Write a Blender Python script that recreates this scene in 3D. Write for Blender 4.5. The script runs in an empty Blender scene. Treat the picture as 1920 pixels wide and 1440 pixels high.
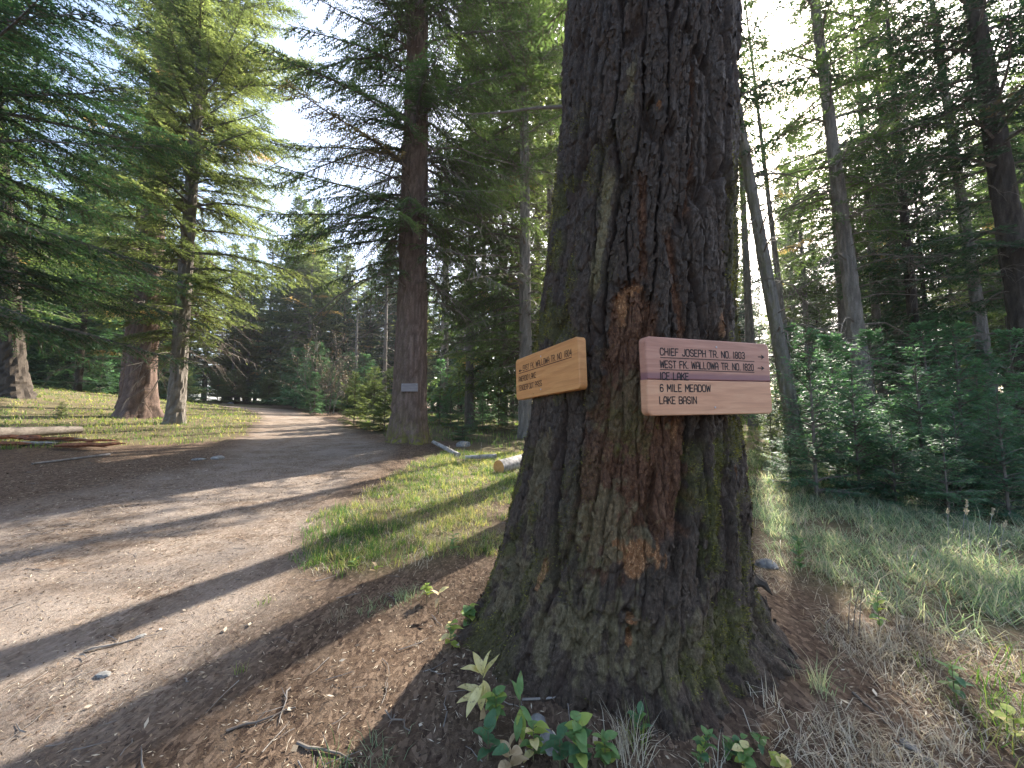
import bpy, math, random
import numpy as np
from mathutils import Vector, Matrix

# ------------------------------------------------------------------ camera, light, exposure
S = bpy.context.scene
COL = S.collection
F_PX, W_PX, H_PX = 723.0, 1920.0, 1440.0
CAM_Z = 1.30
PITCH = math.radians(4.6)
cd = bpy.data.cameras.new('camera'); cam = bpy.data.objects.new('camera', cd); COL.objects.link(cam)
cd.sensor_width = 36.0; cd.lens = 36.0 * F_PX / W_PX
cd.clip_start = 0.05; cd.clip_end = 2000
cam.location = (0, 0, CAM_Z); cam.rotation_euler = (math.radians(90) + PITCH, 0, 0)
S.camera = cam

SUN_DIR = np.array([0.590, 0.935, 0.785]); SUN_DIR /= np.linalg.norm(SUN_DIR)
SUN_EL = math.asin(SUN_DIR[2]); SUN_AZ = math.atan2(SUN_DIR[0], SUN_DIR[1])
wd = bpy.data.worlds.new('World'); S.world = wd; wd.use_nodes = True
nt = wd.node_tree; bg = nt.nodes['Background']
sky = nt.nodes.new('ShaderNodeTexSky'); sky.sky_type = 'NISHITA'; sky.sun_disc = False
sky.sun_elevation = SUN_EL; sky.sun_rotation = SUN_AZ; sky.altitude = 1200
sky.air_density = 1.0; sky.dust_density = 9.0; sky.ozone_density = 1.0
nt.links.new(sky.outputs[0], bg.inputs[0]); bg.inputs[1].default_value = 0.15
sl = bpy.data.lights.new('sun', 'SUN'); sl.energy = 5.0; sl.angle = math.radians(0.55); sl.color = (1.0, 0.93, 0.83)
so = bpy.data.objects.new('sun', sl); COL.objects.link(so)
so.rotation_euler = Vector(SUN_DIR).to_track_quat('Z', 'Y').to_euler(); so.location = (20, 30, 30)
S.view_settings.view_transform = 'Standard'; S.view_settings.look = 'None'
S.view_settings.exposure = 1.92; S.view_settings.gamma = 1.0; S.view_settings.use_curve_mapping = False
S.render.engine = 'CYCLES'
S.cycles.use_denoising = True
S.cycles.max_bounces = 6; S.cycles.diffuse_bounces = 4; S.cycles.glossy_bounces = 2
S.cycles.transmission_bounces = 3; S.cycles.transparent_max_bounces = 4

# ------------------------------------------------------------------ pixel <-> place (photo pixels, 1920 x 1440)
CP, SP = math.cos(PITCH), math.sin(PITCH)
def ray(px, py):
    x = (px - W_PX / 2) / F_PX; y = (H_PX / 2 - py) / F_PX
    return np.array([x, CP - y * SP, y * CP + SP])
def to_px(P):
    P = np.asarray(P, float); q = P - np.array([0, 0, CAM_Z])
    f = q[..., 1] * CP + q[..., 2] * SP; u = -q[..., 1] * SP + q[..., 2] * CP
    ok = f > 0.05; f = np.where(ok, f, 1)
    return np.where(ok, W_PX / 2 + F_PX * q[..., 0] / f, -1e5), np.where(ok, H_PX / 2 - F_PX * u / f, -1e5)
def at_depth(px, py, Y):
    r = ray(px, py); t = Y / r[1]; return np.array([r[0] * t, Y, CAM_Z + r[2] * t])

# ------------------------------------------------------------------ noise
def _h(ix, iy, iz, seed):
    with np.errstate(over='ignore'):
        h = (ix.astype(np.int64) * 374761393 + iy.astype(np.int64) * 668265263 + iz.astype(np.int64) * 2147483647 + seed * 974634777) & 0xffffffff
        h = ((h ^ (h >> 13)) * 1274126177) & 0xffffffff
        h = ((h ^ (h >> 16)) * 2246822519) & 0xffffffff
        h = (h ^ (h >> 13)) & 0xffffff
    return h / float(0xffffff)
def vnoise(x, y, z=0.0, seed=0):
    x, y, z = np.broadcast_arrays(np.asarray(x, float), np.asarray(y, float), np.asarray(z, float))
    ix, iy, iz = np.floor(x), np.floor(y), np.floor(z)
    fx, fy, fz = x - ix, y - iy, z - iz
    fx = fx * fx * (3 - 2 * fx); fy = fy * fy * (3 - 2 * fy); fz = fz * fz * (3 - 2 * fz)
    o = 0
    zz = (0,) if np.all(fz == 0) else (0, 1)
    for a in (0, 1):
        for b in (0, 1):
            for c in zz:
                w = (fx if a else 1 - fx) * (fy if b else 1 - fy) * (fz if c else 1 - fz)
                o = o + w * _h(ix + a, iy + b, iz + c, seed)
    return o * 2 - 1
def fbm(x, y, z=0.0, seed=0, n=4):
    o = 0; a = 1.0; s = 0
    for k in range(n):
        o = o + a * vnoise(x * 2 ** k, y * 2 ** k, z * 2 ** k if not np.isscalar(z) else z, seed + k * 17); s += a; a *= 0.5
    return o / s
def voro(u, v, seed=0, jit=0.85):
    iu, iv = np.floor(u), np.floor(v)
    F1 = np.full(u.shape, 9.0); F2 = np.full(u.shape, 9.0); R = np.zeros(u.shape)
    for a in (-1, 0, 1):
        for b in (-1, 0, 1):
            cx, cy = iu + a, iv + b
            zx = np.zeros_like(cx)
            dx = cx + .5 + jit * (_h(cx, cy, zx, seed) - .5) - u; dy = cy + .5 + jit * (_h(cx, cy, zx, seed + 7) - .5) - v
            d = np.sqrt(dx * dx + dy * dy); r = _h(cx, cy, zx, seed + 13)
            m = d < F1
            F2 = np.where(m, F1, np.minimum(F2, d)); R = np.where(m, r, R); F1 = np.where(m, d, F1)
    return F1, F2, R
def sstep(a, b, x):
    t = np.clip((x - a) / (b - a), 0, 1); return t * t * (3 - 2 * t)
def in_poly(px, py, poly):
    px = np.asarray(px, float); py = np.asarray(py, float); ins = np.zeros(px.shape, bool); n = len(poly)
    for i in range(n):
        x1, y1 = poly[i]; x2, y2 = poly[(i + 1) % n]
        if y1 == y2: continue
        c = ((y1 > py) != (y2 > py)) & (px < (x2 - x1) * (py - y1) / (y2 - y1) + x1)
        ins ^= c
    return ins
def poly_dist(x, y, poly):                     # signed: positive inside
    d = np.full(np.shape(x), 1e9); n = len(poly)
    for i in range(n):
        x1, y1 = poly[i]; x2, y2 = poly[(i + 1) % n]
        ex, ey = x2 - x1, y2 - y1; L = ex * ex + ey * ey + 1e-12
        t = np.clip(((x - x1) * ex + (y - y1) * ey) / L, 0, 1)
        d = np.minimum(d, np.hypot(x - x1 - t * ex, y - y1 - t * ey))
    return np.where(in_poly(x, y, poly), d, -d)

# ------------------------------------------------------------------ mesh and object helpers
def mesh_np(name, V, T, mat, attrs=None, smooth=False, sides=3):
    V = np.ascontiguousarray(V, np.float32).reshape(-1, 3); T = np.ascontiguousarray(T, np.int32).reshape(-1, sides)
    me = bpy.data.meshes.new(name)
    me.vertices.add(len(V)); me.vertices.foreach_set('co', V.ravel())
    me.loops.add(T.size); me.loops.foreach_set('vertex_index', T.ravel())
    me.polygons.add(len(T)); me.polygons.foreach_set('loop_start', np.arange(0, T.size, sides, dtype=np.int32))
    me.polygons.foreach_set('use_smooth', np.full(len(T), smooth, bool))
    me.update(calc_edges=True)
    for k, a in (attrs or {}).items():
        a = np.asarray(a, np.float32)
        if a.ndim == 1:
            at = me.attributes.new(k, 'FLOAT', 'POINT'); at.data.foreach_set('value', a)
        else:
            at = me.attributes.new(k, 'FLOAT_COLOR', 'POINT')
            at.data.foreach_set('color', np.concatenate([a, np.ones((len(a), 1), np.float32)], 1).ravel())
    if mat: me.materials.append(mat)
    return me
def link(name, me, parent=None, loc=None, stuff=False):
    o = bpy.data.objects.new(name, me); COL.objects.link(o)
    if parent is not None: o.parent = parent
    if loc is not None: o.location = loc
    if stuff: o['kind'] = 'stuff'
    return o
def empty(name, loc=(0, 0, 0), rz=0, sc=1):
    o = bpy.data.objects.new(name, None); COL.objects.link(o); o.location = loc
    o.rotation_euler = (0, 0, rz); o.scale = (sc, sc, sc); o.empty_display_size = 0.2; return o
def tag(o, label, cat, group=None, kind=None):
    o['label'] = label; o['category'] = cat
    if group: o['group'] = group
    if kind: o['kind'] = kind
    return o
def copy_tree(src, loc, rz, sc, label, group=None, parent=None):
    r = src.copy(); COL.objects.link(r); r.location = loc; r.rotation_euler = (0, 0, rz)
    r.scale = sc if isinstance(sc, tuple) else (sc, sc, sc); r['label'] = label
    if group: r['group'] = group
    for ch in list(src.children):
        c = ch.copy(); COL.objects.link(c); c.parent = r
    return r
def tube(pts, rad, n=6, cap=True):
    pts = np.asarray(pts, float); rad = np.broadcast_to(np.asarray(rad, float), (len(pts),))
    t = np.gradient(pts, axis=0); t /= np.linalg.norm(t, axis=1)[:, None] + 1e-9
    ref = np.array([0, 0, 1.0]) if abs(t[0][2]) < .9 else np.array([1.0, 0, 0])
    a = np.cross(t, ref); a /= np.linalg.norm(a, axis=1)[:, None] + 1e-9; b = np.cross(t, a)
    th = np.arange(n) * 2 * math.pi / n
    V = pts[:, None] + rad[:, None, None] * (np.cos(th)[None, :, None] * a[:, None] + np.sin(th)[None, :, None] * b[:, None])
    V = V.reshape(-1, 3); T = []
    for i in range(len(pts) - 1):
        for k in range(n):
            k2 = (k + 1) % n; p, q, r, s = i * n + k, i * n + k2, (i + 1) * n + k2, (i + 1) * n + k
            T += [(p, q, r), (p, r, s)]
    if cap:
        for i0, fl in ((0, 1), ((len(pts) - 1) * n, 0)):
            for k in range(1, n - 1): T.append((i0, i0 + k + 1, i0 + k) if fl else (i0, i0 + k, i0 + k + 1))
    return V, np.array(T)
def merge(parts):
    V = []; T = []; o = 0
    for v, t in parts: V.append(v); T.append(np.asarray(t) + o); o += len(v)
    return np.concatenate(V), np.concatenate(T)

# ------------------------------------------------------------------ materials
def newmat(name):
    m = bpy.data.materials.new(name); m.use_nodes = True; t = m.node_tree
    return m, t, t.nodes['Principled BSDF'], t.nodes['Material Output']
def N(t, typ, **kw):
    n = t.nodes.new(typ)
    for k, v in kw.items():
        if k.startswith('i_'):
            key = k[2:]; key = int(key) if key.isdigit() else key.replace('_', ' ')
            n.inputs[key].default_value = v
        else: setattr(n, k, v)
    return n
def mixc(t, fac, a, b, mode='MIX'):
    n = t.nodes.new('ShaderNodeMix'); n.data_type = 'RGBA'; n.blend_type = mode
    for s, v in ((0, fac), (6, a), (7, b)):
        if hasattr(v, 'links') or hasattr(v, 'is_linked'): t.links.new(v, n.inputs[s])
        elif isinstance(v, (int, float)): n.inputs[s].default_value = v
        else: n.inputs[s].default_value = (*v, 1)
    return n.outputs[2]
def ramp(t, src, stops, interp='LINEAR'):
    n = t.nodes.new('ShaderNodeValToRGB'); cr = n.color_ramp; cr.interpolation = interp
    while len(cr.elements) < len(stops): cr.elements.new(0.5)
    for e, (p, c) in zip(cr.elements, stops): e.position = p; e.color = (*c, 1) if len(c) == 3 else c
    t.links.new(src, n.inputs[0]); return n.outputs[0]
def mathn(t, op, a, b=None):
    n = t.nodes.new('ShaderNodeMath'); n.operation = op
    for i, v in ((0, a), (1, b)):
        if v is None: continue
        if isinstance(v, (int, float)): n.inputs[i].default_value = v
        else: t.links.new(v, n.inputs[i])
    return n.outputs[0]
def noise_tex(t, scale, detail=4, vec=None, rough=.55, dist=0):
    n = N(t, 'ShaderNodeTexNoise', i_Scale=scale, i_Detail=detail, i_Roughness=rough, i_Distortion=dist)
    if vec is not None: t.links.new(vec, n.inputs['Vector'])
    return n.outputs['Fac']
def mapped(t, sc, coord='Object'):
    tc = t.nodes.new('ShaderNodeTexCoord'); mp = t.nodes.new('ShaderNodeMapping'); mp.inputs['Scale'].default_value = sc
    t.links.new(tc.outputs[coord], mp.inputs[0]); return mp.outputs[0]
def bump(t, bsdf, h, strength, dist=0.01):
    b = N(t, 'ShaderNodeBump', i_Strength=strength, i_Distance=dist); t.links.new(h, b.inputs['Height']); t.links.new(b.outputs[0], bsdf.inputs['Normal'])
def attr(t, name, out='Fac'):
    a = t.nodes.new('ShaderNodeAttribute'); a.attribute_name = name; return a.outputs[out]

def leafy(name, stops, trans=0.4, rough=.55, tcol=(1.5, 1.5, .7), spec=.3):
    m, t, b, out = newmat(name)
    c = ramp(t, attr(t, 'tint'), stops)
    t.links.new(c, b.inputs['Base Color']); b.inputs['Roughness'].default_value = rough
    b.inputs['Specular IOR Level'].default_value = spec
    tr = t.nodes.new('ShaderNodeBsdfTranslucent')
    t.links.new(mixc(t, 1.0, c, tcol, 'MULTIPLY'), tr.inputs[0])
    mx = t.nodes.new('ShaderNodeMixShader'); mx.inputs[0].default_value = trans
    t.links.new(b.outputs[0], mx.inputs[1]); t.links.new(tr.outputs[0], mx.inputs[2]); t.links.new(mx.outputs[0], out.inputs[0])
    return m
M = {}
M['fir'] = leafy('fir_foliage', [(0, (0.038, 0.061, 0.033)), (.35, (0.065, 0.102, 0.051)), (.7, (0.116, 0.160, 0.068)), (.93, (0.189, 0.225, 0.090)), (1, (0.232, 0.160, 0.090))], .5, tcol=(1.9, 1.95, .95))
M['fir_light'] = leafy('fir_foliage_light', [(0, (0.042, 0.059, 0.032)), (.35, (0.091, 0.119, 0.055)), (.65, (0.168, 0.196, 0.087)), (.93, (0.308, 0.315, 0.145)), (1, (0.336, 0.224, 0.116))], .58, tcol=(1.95, 1.95, 1.15))  # sun glow of the left crowns is partly put into this lighter green
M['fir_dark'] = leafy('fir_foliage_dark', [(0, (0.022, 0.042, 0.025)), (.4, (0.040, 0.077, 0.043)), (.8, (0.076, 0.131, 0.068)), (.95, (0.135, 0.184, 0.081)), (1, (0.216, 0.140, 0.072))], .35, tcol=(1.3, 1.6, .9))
M['fir_young'] = leafy('young_fir_foliage', [(0, (0.057, 0.113, 0.076)), (.4, (0.105, 0.196, 0.121)), (.8, (0.195, 0.316, 0.177)), (1, (0.308, 0.450, 0.254))], .45, tcol=(1.35, 1.6, .85))
M['fir_lit'] = leafy('pale_young_fir_foliage', [(0, (.08, .11, .06)), (.5, (.15, .19, .10)), (1, (.24, .29, .15))], .5, tcol=(1.8, 1.8, .9))
M['grass'] = leafy('grass_blades', [(0, (.045, .11, .03)), (.3, (.085, .17, .045)), (.55, (.17, .24, .07)), (.75, (.32, .31, .12)), (1, (.48, .40, .22))], .45, tcol=(1.4, 1.5, .7))
M['dry'] = leafy('dry_grass_blades', [(0, (.14, .15, .08)), (.4, (.30, .26, .18)), (.75, (.46, .41, .31)), (1, (.62, .56, .45))], .3, tcol=(1.2, 1.1, .8))
M['meadow'] = leafy('cool_green_grass_blades', [(0, (0.084, 0.146, 0.090)), (.35, (0.180, 0.269, 0.168)), (.65, (0.336, 0.403, 0.276)), (.85, (0.504, 0.493, 0.360)), (1, (0.720, 0.616, 0.504))], .6, tcol=(1.2, 1.3, .8))
M['litter'] = leafy('needle_litter', [(0, (.028, .019, .013)), (.35, (.08, .05, .032)), (.65, (.17, .115, .075)), (.85, (.34, .26, .17)), (1, (.58, .50, .38))], .05, rough=.7)
M['moss'] = leafy('bark_moss', [(0, (.05, .05, .015)), (.5, (.15, .14, .035)), (1, (.32, .29, .08))], .2, rough=.9, spec=.1)
def plain(name, col, rough=.7, nscale=0, col2=None, bstr=0, sc=(1, 1, 1), spec=.3):
    m, t, b, out = newmat(name); b.inputs['Roughness'].default_value = rough; b.inputs['Specular IOR Level'].default_value = spec
    if nscale:
        f = noise_tex(t, nscale, 6, mapped(t, sc)); c = ramp(t, f, [(.3, col), (.7, col2 or col)]); t.links.new(c, b.inputs['Base Color'])
        if bstr: bump(t, b, f, bstr, .01)
    else: b.inputs['Base Color'].default_value = (*col, 1)
    return m
def leafmat(name, c1, c2, trans=.35):
    m, t, b, out = newmat(name)
    f = noise_tex(t, 30, 4, mapped(t, (1, 1, 1))); c = ramp(t, f, [(.3, c1), (.7, c2)]); c = mixc(t, ramp(t, noise_tex(t, 90, 3, mapped(t, (1, 1, 1))), [(.6, (0, 0, 0)), (.72, (.7, .7, .7))]), c, (.22, .15, .06))
    t.links.new(c, b.inputs['Base Color']); b.inputs['Roughness'].default_value = .65; b.inputs['Specular IOR Level'].default_value = .25
    tr = t.nodes.new('ShaderNodeBsdfTranslucent'); t.links.new(mixc(t, 1.0, c, (1.3, 1.4, .7), 'MULTIPLY'), tr.inputs[0])
    mx = t.nodes.new('ShaderNodeMixShader'); mx.inputs[0].default_value = trans
    t.links.new(b.outputs[0], mx.inputs[1]); t.links.new(tr.outputs[0], mx.inputs[2]); t.links.new(mx.outputs[0], out.inputs[0]); return m
M['leaf_yellow'] = leafmat('yellowed_leaf', (.62, .52, .22), (.78, .68, .36))
M['leaf_green'] = leafmat('green_leaf', (.11, .21, .07), (.22, .33, .13))
M['leaf_deep'] = leafmat('deep_green_leaf', (.06, .135, .065), (.12, .22, .11))
M['leaf_lime'] = leafmat('lime_leaf', (.25, .34, .07), (.42, .46, .12))
M['leaf_brown'] = leafmat('withered_leaf', (.34, .22, .11), (.55, .42, .26), .15)
M['stem'] = plain('plant_stem', (.14, .12, .06))
M['twig'] = plain('bark_twig', (.10, .08, .065), .85, 20, (.2, .17, .14), .3)
M['deadwood'] = plain('weathered_wood', (.09, .078, .066), .85, 14, (.32, .285, .25), .9, (1, 1, 1))
M['palewood'] = plain('bleached_wood', (.13, .12, .105), .85, 16, (.48, .45, .42), .8, (1, 1, 1))
M['cutwood'] = plain('sawn_wood', (.42, .20, .06), .7, 25, (.55, .30, .1), .2)
M['rotwood'] = plain('red_rotten_wood', (.10, .035, .02), .85, 18, (.42, .17, .08), .9, (1, 1, .5))
M['rock'] = plain('grey_rock', (.10, .10, .095), .9, 22, (.34, .33, .31), .8)
M['screw'] = plain('screw_steel', (.45, .42, .4), .35)
M['ink'] = plain('routed_black_letters', (.012, .010, .012), .6)

def bark_mat(name, c1, c2, c3, vs=6, moss=None):
    m, t, b, out = newmat(name); b.inputs['Roughness'].default_value = .9; b.inputs['Specular IOR Level'].default_value = .15
    v1 = mapped(t, (1, 1, .16)); f = noise_tex(t, vs * 2.2, 6, v1, .65); f2 = noise_tex(t, vs * .4, 3, mapped(t, (1, 1, .4)))
    c = ramp(t, f, [(.32, c1), (.52, c2), (.72, c3)])
    c = mixc(t, mathn(t, 'MULTIPLY', f2, .45), c, c3)
    f3 = noise_tex(t, vs * 9, 4, mapped(t, (1, 1, .5))); c = mixc(t, .35, c, ramp(t, f3, [(.3, c1), (.75, c3)]))
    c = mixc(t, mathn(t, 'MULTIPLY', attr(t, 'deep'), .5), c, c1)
    if moss:
        ms = mathn(t, 'MULTIPLY', attr(t, 'moss'), ramp(t, noise_tex(t, 14, 4, mapped(t, (1, 1, .6))), [(.38, (0, 0, 0)), (.58, (1, 1, 1))]))
        c = mixc(t, ms, c, moss)
    t.links.new(c, b.inputs['Base Color'])
    bump(t, b, mathn(t, 'ADD', f, mathn(t, 'MULTIPLY', f3, .5)), .8, .02); return m
M['bark_red'] = bark_mat('reddish_bark', (.042, .026, .02), (.13, .085, .066), (.27, .195, .16), 5, (.16, .15, .03))
M['bark_grey'] = bark_mat('grey_bark', (.07, .06, .05), (.17, .145, .12), (.33, .30, .26), 6, (.12, .12, .03))
M['bark_dark'] = bark_mat('dark_bark', (.02, .016, .013), (.055, .042, .033), (.12, .1, .08), 6, (.12, .12, .03))
M['bark_hero'] = None

# ------------------------------------------------------------------ terrain
TREE_C = np.array([0.75, 2.30])
def gz(x, y):
    x = np.asarray(x, float); y = np.asarray(y, float)
    yy = np.where(y > 18, 18 + (y - 18) * .50, y)
    z = .045 * yy
    ax = np.maximum(0, -x); z = z + .030 * np.minimum(ax, 40)
    e = np.maximum(0, ax - 13); z = z + np.where(e < 9, .007 * e * e, .007 * 81 + .10 * (np.minimum(e, 60) - 9)) * sstep(3, 12, y) * (1 - .8 * sstep(22, 34, y))
    ex = np.maximum(0, x - 14); z = z + .05 * np.minimum(ex, 60)
    d = np.hypot(x - TREE_C[0], y - TREE_C[1]); z = z + .15 * np.exp(-(d / 1.25) ** 2)
    z = z + .05 * np.exp(-((x - 2.3) ** 2 + (y - 1.9) ** 2) / .5)                      # needle mound right of the tree
    near = sstep(60, 4, np.hypot(x, y))
    z = z + .06 * fbm(x * .35, y * .35, 0., 3, 3) + .018 * fbm(x * 1.7, y * 1.7, 0., 5, 3)
    z = z + .007 * near * fbm(x * 9, y * 9, 0., 9, 2)
    d2 = np.hypot(x + 2.7, y - 10.0); z = z + .10 * np.exp(-(d2 / 1.0) ** 2)
    return z
def ghit(px, py):
    r = ray(px, py); t = 0.3; step = .02
    P = np.array([0, 0, CAM_Z])
    while t < 140:
        q = P + r * t
        if q[2] < gz(q[0], q[1]): break
        step = .01 + t * .01; t += step
    a, b = t - step, t
    for _ in range(20):
        m = (a + b) / 2; q = P + r * m
        if q[2] < gz(q[0], q[1]): b = m
        else: a = m
    q = P + r * b; return np.array([q[0], q[1], float(gz(q[0], q[1]))])
def gpoly(pp): return [tuple(ghit(*p)[:2]) for p in pp]

PATH = gpoly([(-350, 1010), (-150, 985), (0, 948), (210, 905), (420, 868), (455, 830), (470, 800), (492, 782), (468, 768)]) + \
       [(-20, 27), (-27, 33), (-26, 36), (-18, 31)] + gpoly([(545, 768), (598, 782), (655, 803), (715, 838), (722, 862), (640, 905), (610, 960), (560, 1040), (540, 1120), (430, 1250), (200, 1380), (60, 1440)]) + \
       [(-1.9, .6), (-2.6, -4), (-12, -9), (-14, -1)]
def path_d(x, y):
    d = poly_dist(x, y, PATH); r = np.hypot(x, y)
    return d + .22 * fbm(x * 1.1, y * 1.1, 0., 31, 3) * np.clip(r / 5, .6, 1.6)

n = 400
q = np.linspace(-1, 1, n)
gx = np.sinh(q * 6.2) / np.sinh(6.2) * 420; gy0 = np.linspace(-.62, 1, n); gy = np.sinh(gy0 * 6.2) / np.sinh(6.2) * 420 + 1.5
GX, GY = np.meshgrid(gx - .6, gy, indexing='xy')
GZ = gz(GX, GY); PD = path_d(GX, GY)
GZ = GZ - .03 * sstep(-.2, .5, PD)
GR = [gpoly([(560, 1070), (600, 960), (700, 925), (740, 880), (830, 842), (1000, 805), (990, 900), (940, 1040), (820, 1080), (680, 1090)]),
      gpoly([(1402, 800), (1920, 880), (2400, 950), (2300, 1250), (1920, 1215), (1640, 1180), (1500, 1150), (1410, 1060)]),
      [(-60, 8.2), (-9.5, 7.5), (-7.2, 9.6), (-8.0, 12), (-11, 17), (-15.5, 26), (-25, 40), (-80, 60)],
      [(-1.7, 10.9), (-3.0, 10.6), (-5.3, 14), (-10.5, 24), (-14, 34), (20, 60), (60, 50), (60, 8), (8, 6), (2.8, 6.0)]]
def grassy(x, y):
    g = np.full(np.shape(x), -9.0)
    for p in GR: g = np.maximum(g, poly_dist(x, y, p))
    return g + .35 * fbm(x * 1.6, y * 1.6, 0., 51, 3)
GD = sstep(-.15, .5, grassy(GX, GY))
V = np.stack([GX, GY, GZ], -1).reshape(-1, 3)
idx = np.arange(n * n).reshape(n, n)
Q = np.stack([idx[:-1, :-1], idx[:-1, 1:], idx[1:, 1:], idx[1:, :-1]], -1).reshape(-1, 4)
pdc = PD.reshape(-1)[Q].mean(1)

def ground_mat():
    m, t, b, out = newmat('forest_floor'); b.inputs['Roughness'].default_value = .95; b.inputs['Specular IOR Level'].default_value = .1
    v = mapped(t, (1, 1, 1))
    n1 = noise_tex(t, 3.0, 6, v, .6); n2 = noise_tex(t, 52, 7, v, .8); n3 = noise_tex(t, 160, 3, v, .6); n4 = noise_tex(t, .7, 4, v, .6)
    vo = N(t, 'ShaderNodeTexVoronoi', i_Scale=70.0, i_Randomness=1.0); mp = mapped(t, (1, .45, 1)); t.links.new(mp, vo.inputs['Vector'])
    spk = vo.outputs['Color']; sp = t.nodes.new('ShaderNodeSeparateColor'); t.links.new(spk, sp.inputs[0])
    lit = ramp(t, n2, [(.25, (.032, .021, .014)), (.5, (.10, .066, .043)), (.68, (.19, .135, .092)), (.8, (.32, .24, .17))])
    lit = mixc(t, ramp(t, sp.outputs[0], [(.55, (0, 0, 0)), (.95, (.75, .75, .75))]), lit, (.27, .19, .13))
    lit = mixc(t, ramp(t, sp.outputs[1], [(.75, (0, 0, 0)), (.95, (.8, .8, .8))]), lit, (.03, .018, .013))
    pth = ramp(t, n2, [(.3, (.08, .058, .042)), (.48, (.22, .175, .135)), (.6, (.34, .285, .225)), (.75, (.50, .44, .36))])
    pth = mixc(t, ramp(t, sp.outputs[0], [(.6, (0, 0, 0)), (.95, (.7, .7, .7))]), pth, (.42, .33, .26))
    pth = mixc(t, ramp(t, sp.outputs[2], [(.75, (0, 0, 0)), (.95, (.7, .7, .7))]), pth, (.10, .06, .045))
    pth = mixc(t, ramp(t, n1, [(.4, (0, 0, 0)), (.7, (.6, .6, .6))]), pth, (.16, .11, .075))
    gr = ramp(t, n2, [(.3, (.045, .042, .02)), (.5, (.11, .10, .05)), (.68, (.24, .20, .12)), (.8, (.38, .33, .22))])
    gr = mixc(t, ramp(t, n1, [(.42, (0, 0, 0)), (.62, (.8, .8, .8))]), gr, (.17, .13, .07))
    n5 = noise_tex(t, 7, 5, v, .7); n6 = noise_tex(t, 1.6, 4, v, .65)
    pth = mixc(t, mathn(t, 'MULTIPLY', ramp(t, n5, [(.48, (0, 0, 0)), (.6, (1, 1, 1))]), .65), pth, lit)
    pth = mixc(t, ramp(t, n6, [(.42, (0, 0, 0)), (.62, (.6, .6, .6))]), pth, (.33, .28, .235))
    lit = mixc(t, ramp(t, n5, [(.5, (0, 0, 0)), (.68, (.6, .6, .6))]), lit, (.24, .175, .12))
    c = mixc(t, attr(t, 'path'), lit, pth); c = mixc(t, attr(t, 'grassy'), c, gr)
    c = mixc(t, mathn(t, 'MULTIPLY', n4, .3), c, (.09, .06, .045))
    t.links.new(c, b.inputs['Base Color'])
    h = mathn(t, 'ADD', mathn(t, 'MULTIPLY', n2, 1.0), mathn(t, 'ADD', mathn(t, 'MULTIPLY', n3, .35), mathn(t, 'MULTIPLY', sp.outputs[0], .35)))
    bump(t, b, h, .9, .012); return m
M['ground'] = ground_mat()
at = {'path': sstep(-.35, .35, PD).reshape(-1), 'grassy': (GD * (1 - sstep(-.1, .2, PD))).reshape(-1)}
def sub(V, Q, at, mask):
    q = Q[mask]; u, inv = np.unique(q, return_inverse=True)
    return V[u], inv.reshape(q.shape), {k: a[u] for k, a in at.items()}
for nm, mk in (('ground', pdc <= 0), ('path', pdc > 0)):
    v, qq, aa = sub(V, Q, at, mk)
    o = link(nm, mesh_np(nm, v, qq, M['ground'], aa, True, 4)); o['kind'] = 'structure'
def gzp(x, y): return gz(x, y) - .03 * sstep(-.2, .5, path_d(x, y))
_gh = ghit
def ghit(px, py): p = _gh(px, py); p[2] = float(gzp(p[0], p[1])); return p

# ------------------------------------------------------------------ where sunlight reaches (gaps cut into the crowns to let it through, in photo pixels)
LIT = [[(470, 766), (545, 766), (650, 800), (660, 815), (480, 815), (440, 800)],
       [(0, 735), (300, 750), (620, 770), (600, 790), (440, 815), (380, 845), (180, 870), (150, 835), (0, 800)],
       [(-900, 1060), (-300, 985), (0, 958), (250, 925), (520, 893), (700, 868), (830, 850), (1000, 850), (990, 905), (760, 900), (640, 912), (300, 975), (0, 1030), (-900, 1200)],
       [(-900, 1330), (0, 1062), (300, 1012), (620, 935), (700, 930), (640, 975), (560, 1000), (450, 1055), (250, 1160), (0, 1285), (-900, 1700)],
       [(700, 925), (960, 930), (930, 1040), (800, 1080), (700, 1085), (560, 1110), (570, 1080), (640, 1000)],
       [(560, 1120), (740, 1085), (760, 1110), (620, 1180), (300, 1335), (120, 1440), (-300, 1800), (-700, 1750), (0, 1420), (300, 1230)],
       [(540, 1270), (780, 1150), (850, 1160), (760, 1300), (700, 1440), (640, 1700), (350, 1700), (420, 1400)],
       [(1402, 760), (1480, 800), (1500, 960), (1400, 980)],
       [(1410, 975), (1580, 975), (1740, 1090), (1680, 1180), (1480, 1130)],
       [(1690, 1240), (1930, 1180), (2100, 1440), (1750, 1440)],
       [(820, 770), (1000, 775), (1000, 805), (850, 800)],
       [(640, 660), (735, 670), (730, 800), (650, 800)]]
LITV = [[(170, 80), (520, -200), (560, 200), (610, 400), (560, 640), (420, 660), (230, 700), (120, 500)],
        [(380, 300), (640, 380), (640, 650), (380, 660)], [(615, 620), (750, 620), (750, 815), (615, 815)]]
S3 = SUN_DIR / SUN_DIR[2]
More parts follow.
